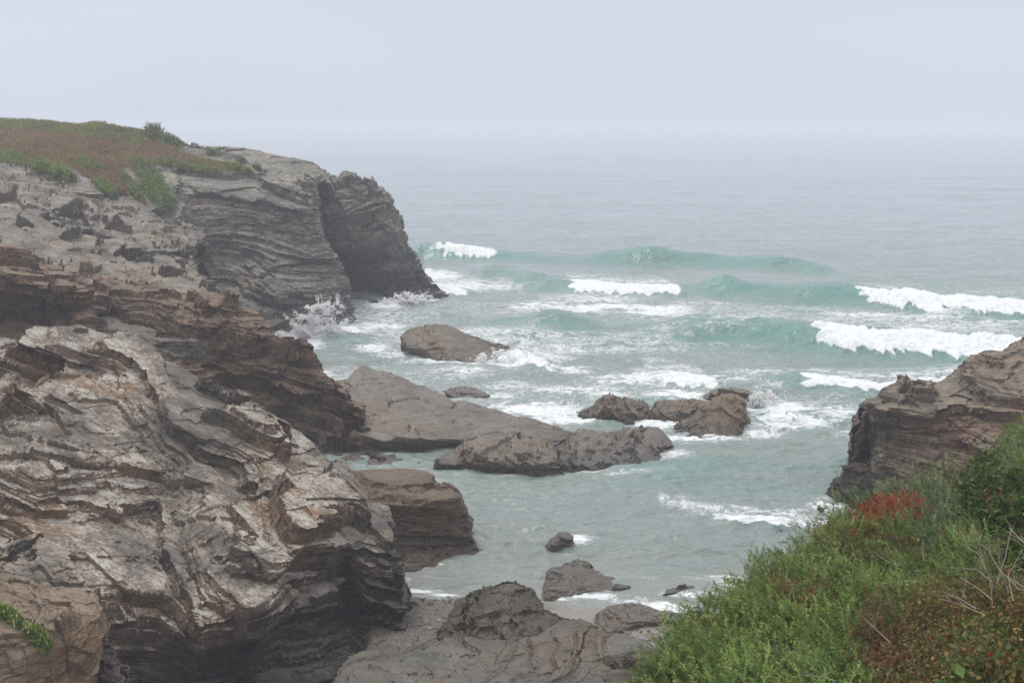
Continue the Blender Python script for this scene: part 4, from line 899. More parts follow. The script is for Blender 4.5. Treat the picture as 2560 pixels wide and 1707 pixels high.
turf('dry_grass', [BROWN], .62, .26, .045, [(.25, .175, .075), (.34, .25, .115), (.18, .12, .055)], 3, 'brown dry grass covering the top of the tall cliff')
GREEN = [[(-20, 300), (90, 302), (160, 302), (265, 306), (290, 318), (365, 330), (400, 352), (360, 362), (290, 360), (240, 346), (150, 333), (60, 327), (-20, 322)],
         [(275, 375), (310, 385), (350, 398), (440, 408), (520, 422), (570, 435), (520, 432), (430, 418), (350, 410), (300, 395)],
         [(480, 395), (560, 408), (630, 432), (600, 432), (540, 420), (470, 408)]]
turf('green_grass', GREEN, .75, .26, .05, [(.21, .23, .055), (.28, .28, .075), (.16, .17, .05)], 3, 'yellow-green grass fringing the cliff top along the skyline')

def clump(name, poly, n, h, cols, label, group=None, fl=.06, only=CL, flc=(.42, .42, .10), cat='shrub', wd=.05):
    pts = inpoly(poly, n); hit = [(cast(x, y, only)) for x, y in pts]; hit = [q for q in hit if q]
    P0 = np.array([q[0] for q in hit]); base = P0.mean(0); base[2] = P0[:, 2].min()
    root = bpy.data.objects.new(name, None); root.location = base; COL.objects.link(root); tag(root, label, cat, group)
    sc = P0[:, 1].mean() / 90
    P = np.repeat(P0, 6, 0); m = len(P)
    hh = RNG.uniform(0, 1, m) * h * (1 + .5 * vnoise(P[:, 0] / h / 2, P[:, 1] / h / 3, P[:, 2] / h / 2, 4))
    P = P + RNG.normal(size=(m, 3)) * h * .22 + np.array([0, 0, 1]) * hh[:, None] - base
    d = nrm(np.array([0, -.3, .7]) + .8 * RNG.normal(size=(m, 3)))
    q = vnoise(P[:, 0] / h, P[:, 1] / h, P[:, 2] / h, 9)
    c = np.where((q + .4 * RNG.normal(size=m) > 0)[:, None], jit(cols[0], m), jit(cols[1], m))
    T, _ = blades(P, d, np.full(m, wd * 2.4 * sc), np.full(m, wd * sc), c)
    if fl:
        f = RNG.random(m) < fl; Pf = P[f] + [0, -.02, .03]; k = len(Pf)
        if k:
            s = wd * sc * 1.1
            ang = RNG.uniform(0, 6.28, k); o1 = np.stack([np.cos(ang), 0 * ang, np.sin(ang)], 1) * s; o2 = np.stack([np.cos(ang + 2.1), -.5 + 0 * ang, np.sin(ang + 2.1)], 1) * s; o3 = -o1 - o2 + [0, 0, s]
            tris_obj('flower_seed_heads', np.stack([Pf + o1, Pf + o2, Pf + o3], 1), jit(flc, k, .12), M_FLOWER, root)
    ns = max(6, len(P0) // 25); ip = RNG.integers(0, len(P0), ns)
    b0 = P0[ip] - base - [0, 0, .1]; b1 = b0 + RNG.normal(size=(ns, 3)) * h * .25 + [0, 0, h * .8]
    w_ = .02 * sc
    tris_obj('leaves', np.concatenate([T, np.stack([b0 - [w_, 0, 0], b0 + [w_, 0, 0], b1], 1)]), np.concatenate([c, jit((.10, .07, .04), ns)]), M_LEAF, root)  # woody stems are joined into the leaf mesh
    return root
G1 = [(.13, .20, .045), (.20, .24, .06)]; G2 = [(.08, .14, .035), (.15, .20, .06)]
GR = 'flowering shrubs on the cliff-top turf'
clump('coastal_shrub', [(-10, 384), (30, 388), (62, 405), (82, 420), (60, 420), (25, 412), (-10, 408)], 420, .45, G1, 'bright green shrub at the left picture edge where turf meets pale scree', GR)
clump('coastal_shrub', [(85, 418), (120, 412), (165, 425), (192, 450), (160, 453), (125, 440), (90, 430)], 520, .5, G1, 'rounded green shrub with yellow flowers at the lower rim of the brown turf', GR, .12)
clump('coastal_shrub', [(188, 398), (215, 402), (255, 422), (250, 432), (215, 428), (195, 412)], 300, .4, G1, 'low green shrub in the middle of the brown turf', GR)
clump('coastal_shrub', [(238, 458), (270, 465), (292, 480), (285, 492), (255, 482), (235, 468)], 300, .4, G1, 'green shrub beside the grey rock at the low end of the brown turf', GR, .08)
clump('coastal_shrub', [(300, 432), (330, 450), (350, 480), (355, 510), (330, 490), (305, 460), (292, 440)], 260, .35, G2, 'narrow dull green shrub strip beside the brown gully grass', GR)
clump('coastal_shrub', [(333, 412), (372, 415), (395, 440), (408, 460), (385, 470), (350, 455), (330, 430)], 520, .5, G2, 'dark green shrub high in the gully below the grassy rim', GR, .08)
clump('coastal_shrub', [(365, 455), (410, 465), (432, 490), (442, 515), (432, 532), (400, 522), (370, 500), (350, 480)], 800, .6, G2, 'large yellow-flowered green shrub filling the bottom of the gully', GR, .14)
clump('coastal_shrub', [(366, 338), (385, 336), (402, 342), (408, 352), (385, 356), (366, 352)], 260, .9, [(.09, .075, .045), (.11, .14, .05)], 'dark brownish bush standing on the skyline of the cliff top', GR, .03)
clump('coastal_shrub', [(412, 346), (432, 352), (455, 366), (450, 370), (425, 364), (408, 356)], 220, .6, G2, 'green bush on the skyline just right of the dark brownish bush', GR, .05)
clump('coastal_shrub', [(515, 381), (535, 383), (548, 388), (535, 390), (518, 387)], 60, .45, G1, 'tiny green tuft alone on the bare rock skyline', GR, .04)
clump('coastal_shrub', [(590, 400), (612, 402), (616, 406), (594, 406)], 60, .25, G1, 'small flat green tuft on pale rock below the dark crest', GR, .04)
clump('coastal_shrub', [(632, 418), (650, 420), (652, 424), (634, 423)], 50, .3, G2, 'small dark green tuft on the bare shoulder of the tall cliff', GR, 0)
clump('coastal_shrub', [(560, 412), (600, 418), (632, 436), (610, 436), (575, 426)], 260, .4, G1, 'long low yellow-green shrub at the cliff lip near the bare shoulder', GR, .12)
clump('coastal_shrub', [(395, 402), (440, 410), (500, 424), (560, 434), (520, 436), (440, 424), (390, 412)], 420, .35, G1, 'trailing yellow-flowered shrub along the upper edge of the layered face', GR, .15)
clump('rock_samphire', [(-8, 1525), (18, 1532), (50, 1550), (62, 1572), (48, 1570), (20, 1550), (-8, 1545)], 420, .16, [(.13, .20, .03), (.20, .26, .05)], 'upper strand of yellow-green succulent plant in the tan block', 'succulent plants in the crack of the tan block', .05, {'slate_block'}, (.5, .5, .2), 'plant', .09)
clump('rock_samphire', [(60, 1582), (85, 1578), (112, 1598), (122, 1622), (118, 1640), (104, 1622), (78, 1600)], 480, .18, [(.13, .20, .03), (.20, .26, .05)], 'lower strand of yellow-green succulent plant hanging from the crack', 'succulent plants in the crack of the tan block', .07, {'slate_block'}, (.55, .52, .22), 'plant', .09)

# ------------------------------------------------------------------ the slope under the bushes
def build_slope():
    cols = [
        [(1600, 1860, 9.0), (1600, 1880, 8.9), (1600, 1910, 8.7), (1600, 1960, 8.3)],
        [(1640, 1700, 9.8), (1650, 1730, 9.5), (1660, 1780, 9.0), (1660, 1950, 8.0)],
        [(1730, 1585, 10.6), (1740, 1640, 9.9), (1750, 1710, 9.2), (1750, 1950, 7.6)],
        [(1890, 1462, 12.1), (1900, 1540, 10.8), (1910, 1630, 9.6), (1910, 1950, 7.3)],
        [(2030, 1352, 14.1), (2040, 1450, 11.9), (2050, 1570, 10), (2050, 1950, 7.1)],
        [(2180, 1275, 16.1), (2185, 1385, 13), (2190, 1520, 10.5), (2190, 1950, 6.9)],
        [(2310, 1205, 18.1), (2315, 1315, 14.6), (2320, 1470, 11), (2320, 1950, 6.7)],
        [(2440, 1165, 19.6), (2450, 1275, 15), (2450, 1440, 11), (2450, 1950, 6.5)],
        [(2520, 1110, 20.2), (2560, 1225, 15.5), (2560, 1420, 11), (2560, 1950, 6.3)],
        [(2640, 1010, 22), (2700, 1160, 16), (2700, 1390, 11), (2700, 1950, 6.1)],
        [(3000, 900, 22), (3000, 1100, 16), (3000, 1350, 11), (3000, 1950, 5.8)],
    ]
    m = NT('slope_soil'); g = m.n('NewGeometry'); c = m.mix(m.noise(g.outputs['Position'], 3, 5), (.03, .028, .018), (.055, .06, .025))
    m.bsdf(Base_Color=c, Roughness=.95)
    return rock('hillside', cols, m.m, (0, 0, 1), [], seed=5, back=((.5, -.6), (1.5, -5), (3, -13)), wrapL=[(.3, 1.0, -4)], wrapR=[(4, 0, -2), (9, 2, -14)], rough=.25, rfreq=.9, px=4, cr=1.0,
                kind='structure', cat=None, label=None, bottom=.5)
hill = build_slope()
hill['label'] = 'steep earth bank hidden under the bushes on the right'; hill['category'] = 'hillside'
bpy.context.view_layer.update(); DG = bpy.context.evaluated_depsgraph_get()

def sprigs(P, D, L, nb, sl, wd, cols0, tipc=None, droop=.0, stemw=.004):
    """spiny shoots: a thin stem and nb rings of needles; returns (triangles, colours)"""
    n = len(P); up = RNG.normal(size=(n, 3)); A = nrm(np.cross(D, up)); B = np.cross(D, A)
    T = []; K = []
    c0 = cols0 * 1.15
    bendv = A * RNG.normal(size=(n, 1)) * .25 + np.array([0, 0, -droop])
    def at(t): return P + D * (L * t)[:, None] + bendv * (L * t * t)[:, None]
    for k in range(nb):
        t = (k + RNG.random(n)) / nb; t = .08 + .9 * t
        a = RNG.uniform(0, 6.28, n); r = A * np.cos(a)[:, None] + B * np.sin(a)[:, None]
        o = at(t); dd = nrm(r * 1.0 + D * .45); s = sl * (1.15 - .75 * t) * RNG.uniform(.7, 1.2, n)
        side = nrm(np.cross(dd, RNG.normal(size=(n, 3)))) * (wd * RNG.uniform(.7, 1.2, n))[:, None]
        T.append(np.stack([o - side, o + side, o + dd * s[:, None]], 1))
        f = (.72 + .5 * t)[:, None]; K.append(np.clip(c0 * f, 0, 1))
    for k in range(2):
        o, e = at(np.full(n, k * .5)), at(np.full(n, k * .5 + .52)); side = A * stemw if k == 0 else B * stemw * .8
        T.append(np.stack([o - side, o + side, e], 1)); K.append(c0 * .8)
    return np.concatenate(T), np.concatenate(K)
def leaves_tris(P, D, s, cols):
    """small oval leaves folded along the midrib: 4 triangles each"""
    n = len(P); S = nrm(np.cross(D, RNG.normal(size=(n, 3)))); U = np.cross(D, S); s = s[:, None]
    b, m_, t = P, P + D * s * .5 - U * s * .08, P + D * s
    l, r = P + D * s * .5 + S * s * .34 + U * s * .10, P + D * s * .5 - S * s * .34 + U * s * .10
    return np.concatenate([np.stack([b, l, m_], 1), np.stack([l, t, m_], 1), np.stack([b, m_, r], 1), np.stack([m_, t, r], 1)]), np.concatenate([cols] * 4)

# every bush: centre pixel, radius in pixels, kind, label
BUSH = [
    (1690, 1680, 105, 'gorse', 'gorse bush in the bottom left tip of the shrubbery, dotted with pale buds'),
    (1790, 1560, 100, 'gorse', 'gorse bush with long feathery shoots reaching over the pale sand'),
    (1850, 1450, 95, 'gorse', 'gorse bush with shoots spreading over the shallow shoreline water'),
    (1960, 1370, 95, 'gorseblue', 'darker gorse bush pointing at the small breaking wave by the shore'),
    (2090, 1300, 90, 'gorseblue', 'grey-green gorse bush below the dark foot rock'),
    (2220, 1215, 95, 'gorseblue', 'grey-green gorse bush at the base of the layered right cliff'),
    (2350, 1180, 85, 'gorseblue', 'pale grey-green gorse bush against the middle of the right cliff'),
    (1830, 1670, 110, 'gorsebright', 'bright gorse bush with brown seed heads near the bottom edge'),
    (1960, 1600, 115, 'gorsebright', 'brightest yellow-green gorse mound in the middle of the shrubbery'),
    (1990, 1480, 100, 'gorse', 'mid-green gorse bush above the brightest mound'),
    (2110, 1520, 110, 'gorsebright', 'yellow-green gorse bush left of the bramble thicket'),
    (2120, 1400, 100, 'gorse', 'gorse bush under the orange-red heather patch'),
    (2250, 1430, 100, 'gorse', 'gorse bush right of the heather, with brown dead tips'),
    (2330, 1330, 95, 'gorseblue', 'gorse bush between the heather and the dark brambles'),
    (2070, 1680, 110, 'gorsebright', 'bright gorse bush cut by the bottom edge, beside the brown thicket'),
    (2260, 1540, 90, 'gorse', 'gorse bush at the foot of the bare grey twigs'),
    (2430, 1440, 90, 'gorse', 'gorse bush growing up through the bare grey twigs'),
    (2210, 1640, 80, 'mixed', 'thin brown and green thicket where gorse meets brambles at the bottom'),
    (2330, 1600, 105, 'bramble', 'rusty bramble thicket with yellowing leaves left of the corner'),
    (2460, 1560, 105, 'bramble', 'reddish-brown bramble thicket below the bare twigs'),
    (2450, 1680, 115, 'bramblegreen', 'bramble thicket with larger green leaves in the bottom right corner'),
    (2540, 1600, 80, 'bramble', 'orange-brown bramble thicket at the lower right edge'),
    (2350, 1690, 90, 'bramble', 'brown-stemmed bramble thicket at the bottom edge'),
    (2470, 1250, 95, 'darkbramble', 'dark green bramble with broad leaves under the right cliff'),
    (2540, 1330, 90, 'darkbramble', 'dark leafy bramble at the right edge above the twigs'),
    (2540, 1180, 75, 'gorse', 'gorse bush at the right edge above the dark brambles'),
    (2420, 1200, 55, 'mixed', 'brownish thinning gorse below the right cliff lip'),
    (2510, 1060, 60, 'deadgorse', 'dead brown gorse high at the right edge against the cliff'),
    (2690, 1420, 110, 'gorse', 'gorse bush beyond the right picture edge beside the dark brambles'),
    (2700, 1180, 110, 'gorse', 'gorse bush high beyond the right picture edge'),
    (2700, 1640, 110, 'bramble', 'rusty bramble thicket beyond the lower right picture edge'),
    (2545, 1110, 50, 'gorse', 'green gorse tuft just below the dead brown gorse'),
]
HEATH = [[(2100, 1330), (2150, 1300), (2190, 1262), (2230, 1245), (2290, 1235), (2320, 1262), (2310, 1300), (2270, 1310), (2230, 1300), (2190, 1320), (2150, 1360), (2120, 1358)]]
KCOL = {
    'gorse': [(.12, .17, .042), (.22, .29, .09)], 'gorseblue': [(.10, .145, .06), (.21, .27, .13)], 'gorsebright': [(.13, .19, .045), (.23, .31, .09)],
    'mixed': [(.10, .12, .035), (.19, .12, .06)], 'bramble': [(.16, .125, .05), (.15, .18, .045)], 'bramblegreen': [(.10, .15, .035), (.16, .14, .05)],
    'darkbramble': [(.045, .085, .022), (.08, .12, .03)], 'deadgorse': [(.19, .11, .055), (.13, .08, .04)],
}
def build_bushes():
    NP = 34000
    poly = [(1560, 1760), (1640, 1695), (1725, 1570), (1885, 1450), (2025, 1340), (2175, 1265), (2305, 1195), (2440, 1155), (2515, 1100), (2640, 1000), (2850, 950), (2850, 1900), (1560, 1900)]
    pts = inpoly(poly, NP)
    # more shoots per pixel where the slope is far, fewer close by
    hits = []
    for x, y in pts:
        h = cast(x, y, {'hillside'})
        if h: hits.append((h[0], h[1], x, y))
    P = np.array([h[0] for h in hits]); N = np.array([h[1] for h in hits]); XY = np.array([(h[2], h[3]) for h in hits])
    C = np.array([(b[0], b[1]) for b in BUSH], float); R = np.array([b[2] for b in BUSH], float)
    Cw = []
    d2 = ((XY[:, None] - C[None]) ** 2).sum(-1) / R[None] ** 2
    d2 = d2 + .12 * vnoise(XY[:, 0] / 40, XY[:, 1] / 40, XY[:, 0] * 0, 7)[:, None]
    own = d2.argmin(1); dmin = np.sqrt(np.maximum(d2.min(1), 0))
    for bi, (bx, by, br, kind, label) in enumerate(BUSH):
        s = own == bi
        if s.sum() < 20: continue
        p, nn, dm = P[s], N[s], dmin[s]; n = len(p)
        mpp = p[:, 1].mean() / FPX                        # metres per photo pixel there
        dome = np.clip(1 - dm ** 2 * .8, -.2, 1) * br * mpp * .62
        lump = fbm(p[:, 0] * 2.2, p[:, 1] * 2.2, p[:, 2] * 2.2, 30 + bi, 3)
        depth = RNG.random(n) ** 2
        off = dome * (1 + .5 * lump) - depth * .28 + .20 * lump
        outv = nrm(nn * .6 + np.array([0, -.15, .8]))
        p = p + outv * off[:, None] + RNG.normal(size=(n, 3)) * .03
        base = p.mean(0) - np.array([0, 0, .5])
        cx_ = p.mean(0)
        root = bpy.data.objects.new({'gorse': 'gorse_bush', 'mixed': 'gorse_bush', 'deadgorse': 'gorse_bush'}.get(kind, 'gorse_bush' if 'gorse' in kind else 'bramble_bush'), None)
        root.location = base; COL.objects.link(root); tag(root, label, 'bush', 'bushes on the right-hand slope')
        rad = nrm(p - cx_ + np.array([0, 0, br * mpp * .6]))
        D = nrm(rad * .8 + nn * .4 + np.array([-.45, -.15, .15]) + .5 * RNG.normal(size=(n, 3)))
        ca, cb = KCOL[kind]; q = fbm(p[:, 0] * 3, p[:, 1] * 3, p[:, 2] * 3, 55, 3) + .25 * RNG.normal(size=n)
        col = np.where((q > 0)[:, None], jit(cb, n, .18), jit(ca, n, .18))
        brn = (fbm(p[:, 0] * 2.5 + 7, p[:, 1] * 2.5, p[:, 2] * 2.5, 77, 3) + .15 * RNG.normal(size=n)) > (.50 if kind != 'mixed' else .1)
        col[brn] = jit((.20, .12, .06), int(brn.sum()), .2)
        pl = p - base
        if kind in ('gorse', 'gorseblue', 'gorsebright', 'mixed', 'deadgorse'):
            L = RNG.uniform(.08, .17, n)
            lg = RNG.random(n) < .13; L[lg] = RNG.uniform(.18, .32, int(lg.sum())); col = col * np.where(lg, 1.18, .9)[:, None]  # short inner shoots tinted darker as painted interior shade, long outer ones lighter
            pl = pl + D * np.where(lg, .03, 0)[:, None]
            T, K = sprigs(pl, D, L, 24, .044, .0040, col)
            tris_obj('foliage', T, K, M_LEAF, root)
            # pale seed heads and a few buds
            f = RNG.random(n) < (.05 if kind == 'gorse' else .025)
            k = int(f.sum())
            if k:
                o = pl[f] + D[f] * L[f][:, None] * .95; s_ = .011
                tet = np.array([[1, 0, -.4], [-.6, .9, -.4], [-.6, -.9, -.4], [0, 0, 1.0]]) * s_
                idx = [(0, 1, 3), (1, 2, 3), (2, 0, 3), (0, 2, 1)]
                T2 = np.concatenate([np.stack([o + tet[a], o + tet[b], o + tet[c]], 1) for a, b, c in idx])
                cc = jit((.42, .30, .19), k, .2); cc[RNG.random(k) < .2] = (.35, .06, .04)
                tris_obj('flower_seed_heads', T2, np.concatenate([cc] * 4), M_FLOWER, root)  # this mesh holds the seed heads and buds, not open flowers
        else:
            m = 5; pp = np.repeat(pl, m, 0) + RNG.normal(size=(n * m, 3)) * .06; dd = nrm(np.repeat(D, m, 0) + .7 * RNG.normal(size=(n * m, 3)))
            kcol = np.repeat(col, m, 0) * RNG.uniform(.7, 1.35, (n * m, 1))
            x = RNG.random(n * m)
            if kind != 'darkbramble':
                kcol[x < .09] = jit((.24, .09, .035), int((x < .09).sum())); kcol[(x > .18) & (x < .30)] = jit((.24, .20, .05), int(((x > .18) & (x < .30)).sum()))
            big = {'bramble': .030, 'bramblegreen': .042, 'darkbramble': .065}[kind]
            s_ = RNG.uniform(.5, 1.5, n * m) * big
            lg = RNG.random(n * m) < .06; s_[lg] *= 1.7
            if kind == 'bramblegreen': kcol[lg] = jit((.11, .19, .045), int(lg.sum()))
            T, K = leaves_tris(pp, dd, s_, kcol)
            ns = n // 3; ip = RNG.integers(0, n, ns)
            b0 = pl[ip] - D[ip] * .12; T3 = np.stack([b0 - [.0035, 0, 0], b0 + [.0035, 0, 0], b0 + nrm(D[ip] + .4 * RNG.normal(size=(ns, 3))) * RNG.uniform(.18, .36, (ns, 1))], 1)
            tris_obj('foliage', np.concatenate([T, T3]), np.concatenate([K, jit((.22, .12, .07), ns, .25)]), M_LEAF, root)  # bramble canes share one mesh with the leaves
build_bushes()
def heather(poly, n, label):
    pts = inpoly(poly, n); hs = [cast(x, y) for x, y in pts]; hs = [h for h in hs if h and h[0][1] < 21]
    p = np.array([h[0] for h in hs]); p = p[(vnoise(*(p * 3.5).T, 3) + .5 * vnoise(*(p * 9).T, 4)) > -.8]; n = len(p); base = p.mean(0) - [0, 0, .4]
    root = bpy.data.objects.new('heather_bush', None); root.location = base; COL.objects.link(root); tag(root, label, 'bush', 'bushes on the right-hand slope')
    D = nrm(np.array([-.1, -.25, 1.0]) + .35 * RNG.normal(size=(n, 3)))
    p = p + D * RNG.uniform(.06, .26, (n, 1)) - base
    col = jit((.29, .085, .04), n, .35); x = RNG.random(n) < .15; col[x] = jit((.22, .13, .07), int(x.sum()))
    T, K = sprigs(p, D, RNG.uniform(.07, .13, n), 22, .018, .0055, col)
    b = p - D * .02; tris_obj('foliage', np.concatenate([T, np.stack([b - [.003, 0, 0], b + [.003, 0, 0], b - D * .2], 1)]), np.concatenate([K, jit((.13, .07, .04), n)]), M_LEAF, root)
heather([(x - 18, y + 42) for x, y in HEATH[0]], 4200, 'bright rust-red heather patch in the upper middle of the bushes')
heather([(2060, 1360), (2090, 1340), (2120, 1345), (2110, 1380), (2080, 1390)], 120, 'small rust-red heather tuft just below the big rust-red patch')
heather([(2380, 1370), (2400, 1365), (2412, 1400), (2395, 1412)], 60, 'tiny rust-red heather tuft left of the bare grey twigs')
heather([(1915, 1500), (1990, 1495), (1990, 1512), (1930, 1515)], 60, 'thin streak of rust-red heather in the middle gorse')

# ------------------------------------------------------------------ stones on the gravel
def pebbles():
    n = 420; x = RNG.uniform(-4.2, -1.6, n); y = RNG.uniform(34.5, 40.2, n); x2 = RNG.uniform(3, 6.5, 160); y2 = 36.2 + RNG.normal(size=160) * .5 + (x2 - 3) * .1
    x = np.concatenate([x, x2]); y = np.concatenate([y, y2]); n = len(x)
    z = (SHORE(x) - y) * .055; z = np.where(z > .13, .13 + (z - .13) * .2, z)
    r = RNG.uniform(.02, .06, n) * np.where(RNG.random(n) < .06, 2.4, 1); S = RNG.uniform(.6, 1.4, (n, 1, 3)) * [[[1, 1, .55]]]
    O = np.array([[1, 0, 0], [-1, 0, 0], [0, 1, 0], [0, -1, 0], [0, 0, 1], [0, 0, -1.0]])
    V = (np.stack([x, y, z + .01], 1)[:, None] + (O[None] * S + RNG.normal(size=(n, 6, 3)) * .18) * r[:, None, None]).reshape(-1, 3)
    F = (np.array([(0, 2, 4), (2, 1, 4), (1, 3, 4), (3, 0, 4), (2, 0, 5), (1, 2, 5), (3, 1, 5), (0, 3, 5)])[None] + 6 * np.arange(n)[:, None, None]).reshape(-1, 3)
    c = jit((.13, .115, .095), n, .45); lt = RNG.random(n) < .15; c[lt] = jit((.34, .29, .24), int(lt.sum()))
    o = link_mesh('pebbles', V, F, M_STEM, attrs=dict(tint=np.repeat(c, 6, 0))); tag(o, 'scattered grey and tan pebbles on the small gravel beach', 'pebbles', kind='stuff')
pebbles()

# ------------------------------------------------------------------ bare twigs
def tube(pts, r0, r1, k=5):
    pts = np.array(pts, float); n = len(pts); t = nrm(np.gradient(pts, axis=0)); a = nrm(np.cross(t, [.3, .9, .2])); b = np.cross(t, a)
    r = np.linspace(r0, r1, n)[:, None]; ang = np.arange(k) * 2 * math.pi / k
    V = np.stack([pts + (a * math.cos(q) + b * math.sin(q)) * r for q in ang], 1).reshape(-1, 3)
    F = [(i * k + j, i * k + (j + 1) % k, (i + 1) * k + (j + 1) % k, (i + 1) * k + j) for i in range(n - 1) for j in range(k)]
    return V, np.array(F)
def twig(pix, r, label, col=(.26, .22, .18), group='bare twigs among the bushes'):
    """pix: (x, y, distance) points; side shoots are parts of the branch"""
    pts = np.array([pt(*p) for p in pix]); m = len(pts)
    tt = np.linspace(0, m - 1, m * 5); P = np.stack([np.interp(tt, np.arange(m), pts[:, i]) for i in range(3)], 1)
    P += .008 * np.stack([vnoise(tt * 1.1, tt * 0 + i, tt * 0, 7 + int(pix[0][0])) for i in range(3)], 1)
    root = bpy.data.objects.new('bare_branch', None); root.location = P[0]; COL.objects.link(root); tag(root, label, 'branch', group)
    r = r * .75; V, F = tube(P - P[0], r, r * .35); link_mesh('branch', V, F, M_STEM, root, smooth=True, attrs=dict(tint=np.tile(col, (len(V), 1))))
    for s in range(3):
        i = int(len(P) * (.35 + .2 * s)); d = nrm(P[min(i + 2, len(P) - 1)] - P[i - 1]); sd = nrm(d + RNG.normal(size=3) * .6 + [0, 0, .2])
        L = RNG.uniform(.10, .25); q = np.stack([P[i] - P[0] + sd * L * t + np.array([0, 0, .03]) * t * t for t in np.linspace(0, 1, 5)])
        V, F = tube(q, r * .45, r * .15, 4); link_mesh('shoot', V, F, M_STEM, root, smooth=True, attrs=dict(tint=np.tile(col, (len(V), 1))))
TW = [
    ([(2500, 1495, 9.6), (2460, 1420, 9.7), (2445, 1385, 9.8), (2403, 1356, 9.9)], .009, 'bare grey branch curving left to a forked tip'),
    ([(2465, 1430, 9.8), (2455, 1395, 9.9), (2437, 1321, 10)], .007, 'straight bare grey twig pointing almost straight up'),
    ([(2490, 1460, 9.3), (2515, 1390, 9.4), (2527, 1320, 9.5)], .008, 'bare twig leaning right, crossing its neighbour'),
    ([(2600, 1400, 8.6), (2560, 1355, 8.8), (2524, 1317, 9)], .010, 'thick bare twig coming in from the right edge'),
    ([(2520, 1480, 9.3), (2505, 1420, 9.4), (2495, 1365, 9.5)], .006, 'short upright bare twig in the middle of the crossing twigs'),
    ([(2560, 1470, 9.1), (2500, 1430, 9.5), (2470, 1370, 9.9), (2387, 1325, 10.6)], .006, 'long thin brown twig arching to the upper left'),
    ([(2480, 1455, 9.4), (2440, 1425, 9.6), (2395, 1418, 9.8)], .006, 'bare twig lying low and pointing left'),
    ([(2480, 1500, 9), (2440, 1470, 9.2), (2400, 1443, 9.4)], .008, 'pale bare twig below the low-lying one'),
    ([(2440, 1520, 8.8), (2405, 1500, 9), (2360, 1483, 9.2)], .008, 'pale bare twig nearest the dark hollow in the gorse'),
    ([(2460, 1535, 8.6), (2420, 1515, 8.8), (2350, 1498, 9)], .007, 'lowest pale bare twig, pointing left over the brambles'),
    ([(2415, 1500, 8.9), (2408, 1475, 9), (2400, 1472, 9.1)], .005, 'stubby bare twig beside the pale ones'),
    ([(2480, 1520, 8.9), (2475, 1470, 9), (2470, 1440, 9.1)], .005, 'thin upright bare twig rising from the rusty brambles'),
    ([(2600, 1480, 8.3), (2545, 1470, 8.6), (2500, 1420, 9)], .007, 'bare twig sloping down to the right edge'),
    ([(2530, 1500, 8.7), (2520, 1440, 8.9), (2560, 1370, 9)], .007, 'bare twig leaning towards the right edge'),
    ([(2225, 1608, 8.2), (2190, 1570, 8.5), (2153, 1542, 8.8)], .005, 'thin bare stem sticking out of the bright gorse'),
    ([(2225, 1408, 11.2), (2200, 1390, 11.5), (2180, 1375, 11.8)], .006, 'thin bare stem among the gorse under the heather'),
    ([(2248, 1490, 10.2), (2247, 1460, 10.3), (2246, 1438, 10.4)], .004, 'tiny upright grey stem in the central gorse'),
    ([(2310, 1400, 11.2), (2309, 1380, 11.3), (2310, 1360, 11.4)], .004, 'thin upright grey stem below the brown gorse tips'),
    ([(2090, 1703, 7.6), (2060, 1690, 7.8), (2000, 1685, 8)], .006, 'bare stem arching low over the bottom edge'),
]
for px_, r_, lb in TW: twig(px_, r_, lb)

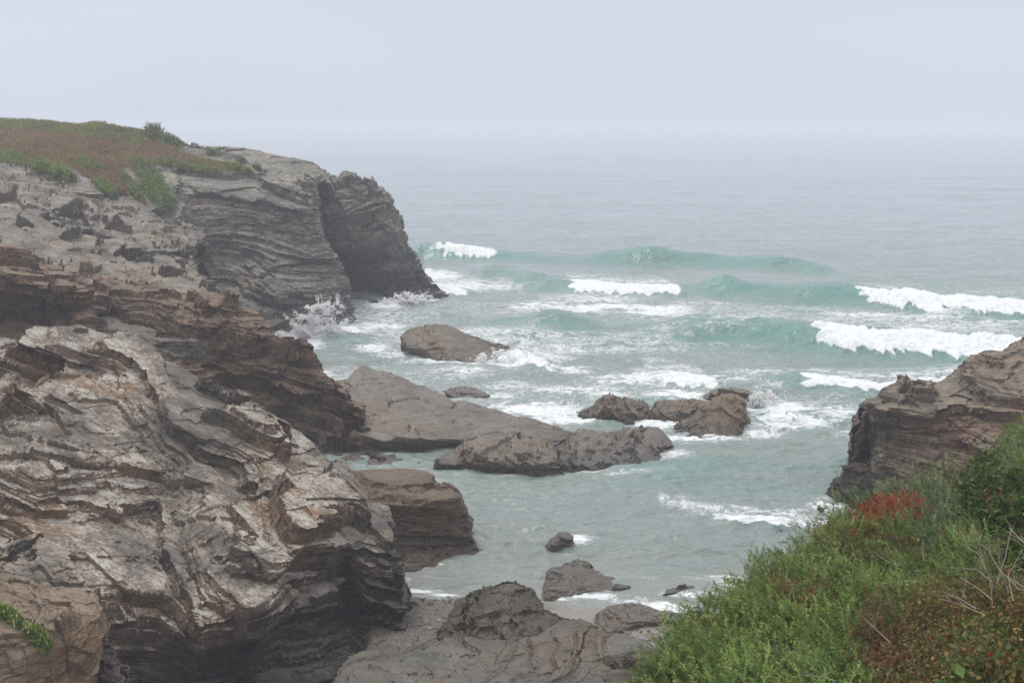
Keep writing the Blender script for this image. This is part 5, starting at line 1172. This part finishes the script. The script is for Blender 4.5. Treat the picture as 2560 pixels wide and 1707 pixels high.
# ------------------------------------------------------------------ spray where waves hit rock
M = NT('spray_white'); b = M.n('BsdfPrincipled'); b.inputs['Base Color'].default_value = (1, 1, 1, 1); b.inputs['Roughness'].default_value = .7
t = M.n('BsdfTranslucent'); t.inputs['Color'].default_value = (1, 1, 1, 1); x = M.n('MixShader'); x.inputs[0].default_value = .6
M.t.links.new(b.outputs[0], x.inputs[1]); M.t.links.new(t.outputs[0], x.inputs[2]); M.t.links.new(x.outputs[0], M.out.inputs['Surface']); M_SPRAY = M.m
OCT = np.array([[1, 0, 0], [-1, 0, 0], [0, 1, 0], [0, -1, 0], [0, 0, 1], [0, 0, -1.0]])
OF = np.array([(0, 2, 4), (2, 1, 4), (1, 3, 4), (3, 0, 4), (2, 0, 5), (1, 2, 5), (3, 1, 5), (0, 3, 5)])
def spray(jets, n, label, r=(.006, .024), seed=1):
    """jets: (base X px, base Y px, top X px, top Y px, spread px)"""
    Pp, Rr = [], []
    for (x0, y0, x1, y1, sp, wt) in jets:
        m = int(n * wt * 2.2); D = pt(x0, y0, 0j)[1]
        t_ = RNG.random(m) ** 1.25; s_ = RNG.normal(size=m) * sp * (.45 + .55 * t_) * (1 + .5 * vnoise(t_ * 4, t_ * 0, t_ * 0, seed))
        X = x0 + (x1 - x0) * t_ + s_; Y = y0 + (y1 - y0) * t_ + .35 * RNG.normal(size=m) * sp
        X += 6 * vnoise(X / 9, Y / 9, X * 0, 5); Y += 7 * vnoise(X / 9, Y / 9, X * 0, 6)
        dens = vnoise(X / 13, Y / 13, X * 0, 8) + .5 * vnoise(X / 5, Y / 5, X * 0, 9); keep = RNG.random(m) < np.clip(.75 + dens * .9 - .75 * t_, .04, 1); X, Y, t_ = X[keep], Y[keep], t_[keep]
        Dd = D + RNG.normal(size=len(X)) * sp * D / FPX * .8
        q = np.array([pt(a, b_, c) for a, b_, c in zip(X, Y, Dd)]); q = q[q[:, 2] > -.1]; t_ = t_[:len(q)]
        Pp.append(q); Rr.append(RNG.uniform(*r, len(q)) * (1.5 - 1.1 * t_))
    P = np.concatenate(Pp); R = np.concatenate(Rr); V = (P[:, None] + OCT[None] * R[:, None, None]).reshape(-1, 3); F = (OF[None] + 6 * np.arange(len(P))[:, None, None]).reshape(-1, 3)
    return tag(link_mesh('spray', V, F, M_SPRAY, smooth=True), label, 'sea spray', kind='stuff')
spray([(800, 842, 826, 742, 15, .32), (775, 845, 782, 762, 13, .2), (750, 846, 742, 790, 12, .2), (820, 840, 845, 765, 9, .08), (720, 852, 712, 830, 12, .1), (850, 838, 860, 800, 10, .05), (790, 845, 800, 790, 25, .3)], 100000, 'tall white burst of spray against the foot of the grassy cliff')
spray([(1000, 760, 1005, 738, 14, .3), (1060, 757, 1058, 735, 12, .25), (1030, 758, 1030, 745, 25, .3), (975, 760, 978, 748, 10, .15)], 7000, 'white spray at the foot of the headland', (.02, .06), 2)
spray([(1240, 905, 1245, 875, 9, .25), (1275, 905, 1290, 880, 18, .3), (1215, 905, 1215, 890, 14, .25), (1320, 900, 1312, 870, 8, .1), (1340, 905, 1345, 890, 20, .2)], 8000, 'white spray at the right end of the lone island rock', (.012, .04), 3)
spray([(1905, 1020, 1905, 970, 12, .35), (1925, 1020, 1930, 985, 9, .3), (1895, 1018, 1890, 990, 10, .25)], 6000, 'white spray bursting behind the flat-topped rock', (.01, .035), 4)
spray([(1596, 1508, 1595, 1488, 4, .4), (1612, 1515, 1615, 1500, 8, .5)], 2200, 'small splash on the shore ledge', (.005, .014), 5)
spray([(1438, 1368, 1440, 1350, 5, .5)], 700, 'tiny splash beside the small tilted rock', (.005, .014), 6)

# ------------------------------------------------------------------ sea mist
m = NT('mist'); v = m.n('VolumePrincipled'); v.inputs['Color'].default_value = (.86, .89, .975, 1); v.inputs['Density'].default_value = .0012; v.inputs['Anisotropy'].default_value = .1
m.t.links.new(v.outputs[0], m.out.inputs['Volume'])
x0, x1, y0, y1, z0, z1 = -9000, 9000, -60, 14000, -60, 18.5
V = np.array([(x, y, z) for x in (x0, x1) for y in (y0, y1) for z in (z0, z1)]); F = np.array([(0, 1, 3, 2), (4, 6, 7, 5), (0, 4, 5, 1), (2, 3, 7, 6), (0, 2, 6, 4), (1, 5, 7, 3)])
tag(link_mesh('haze', V, F, m.m), 'pale sea mist filling the bay', 'haze', kind='stuff')
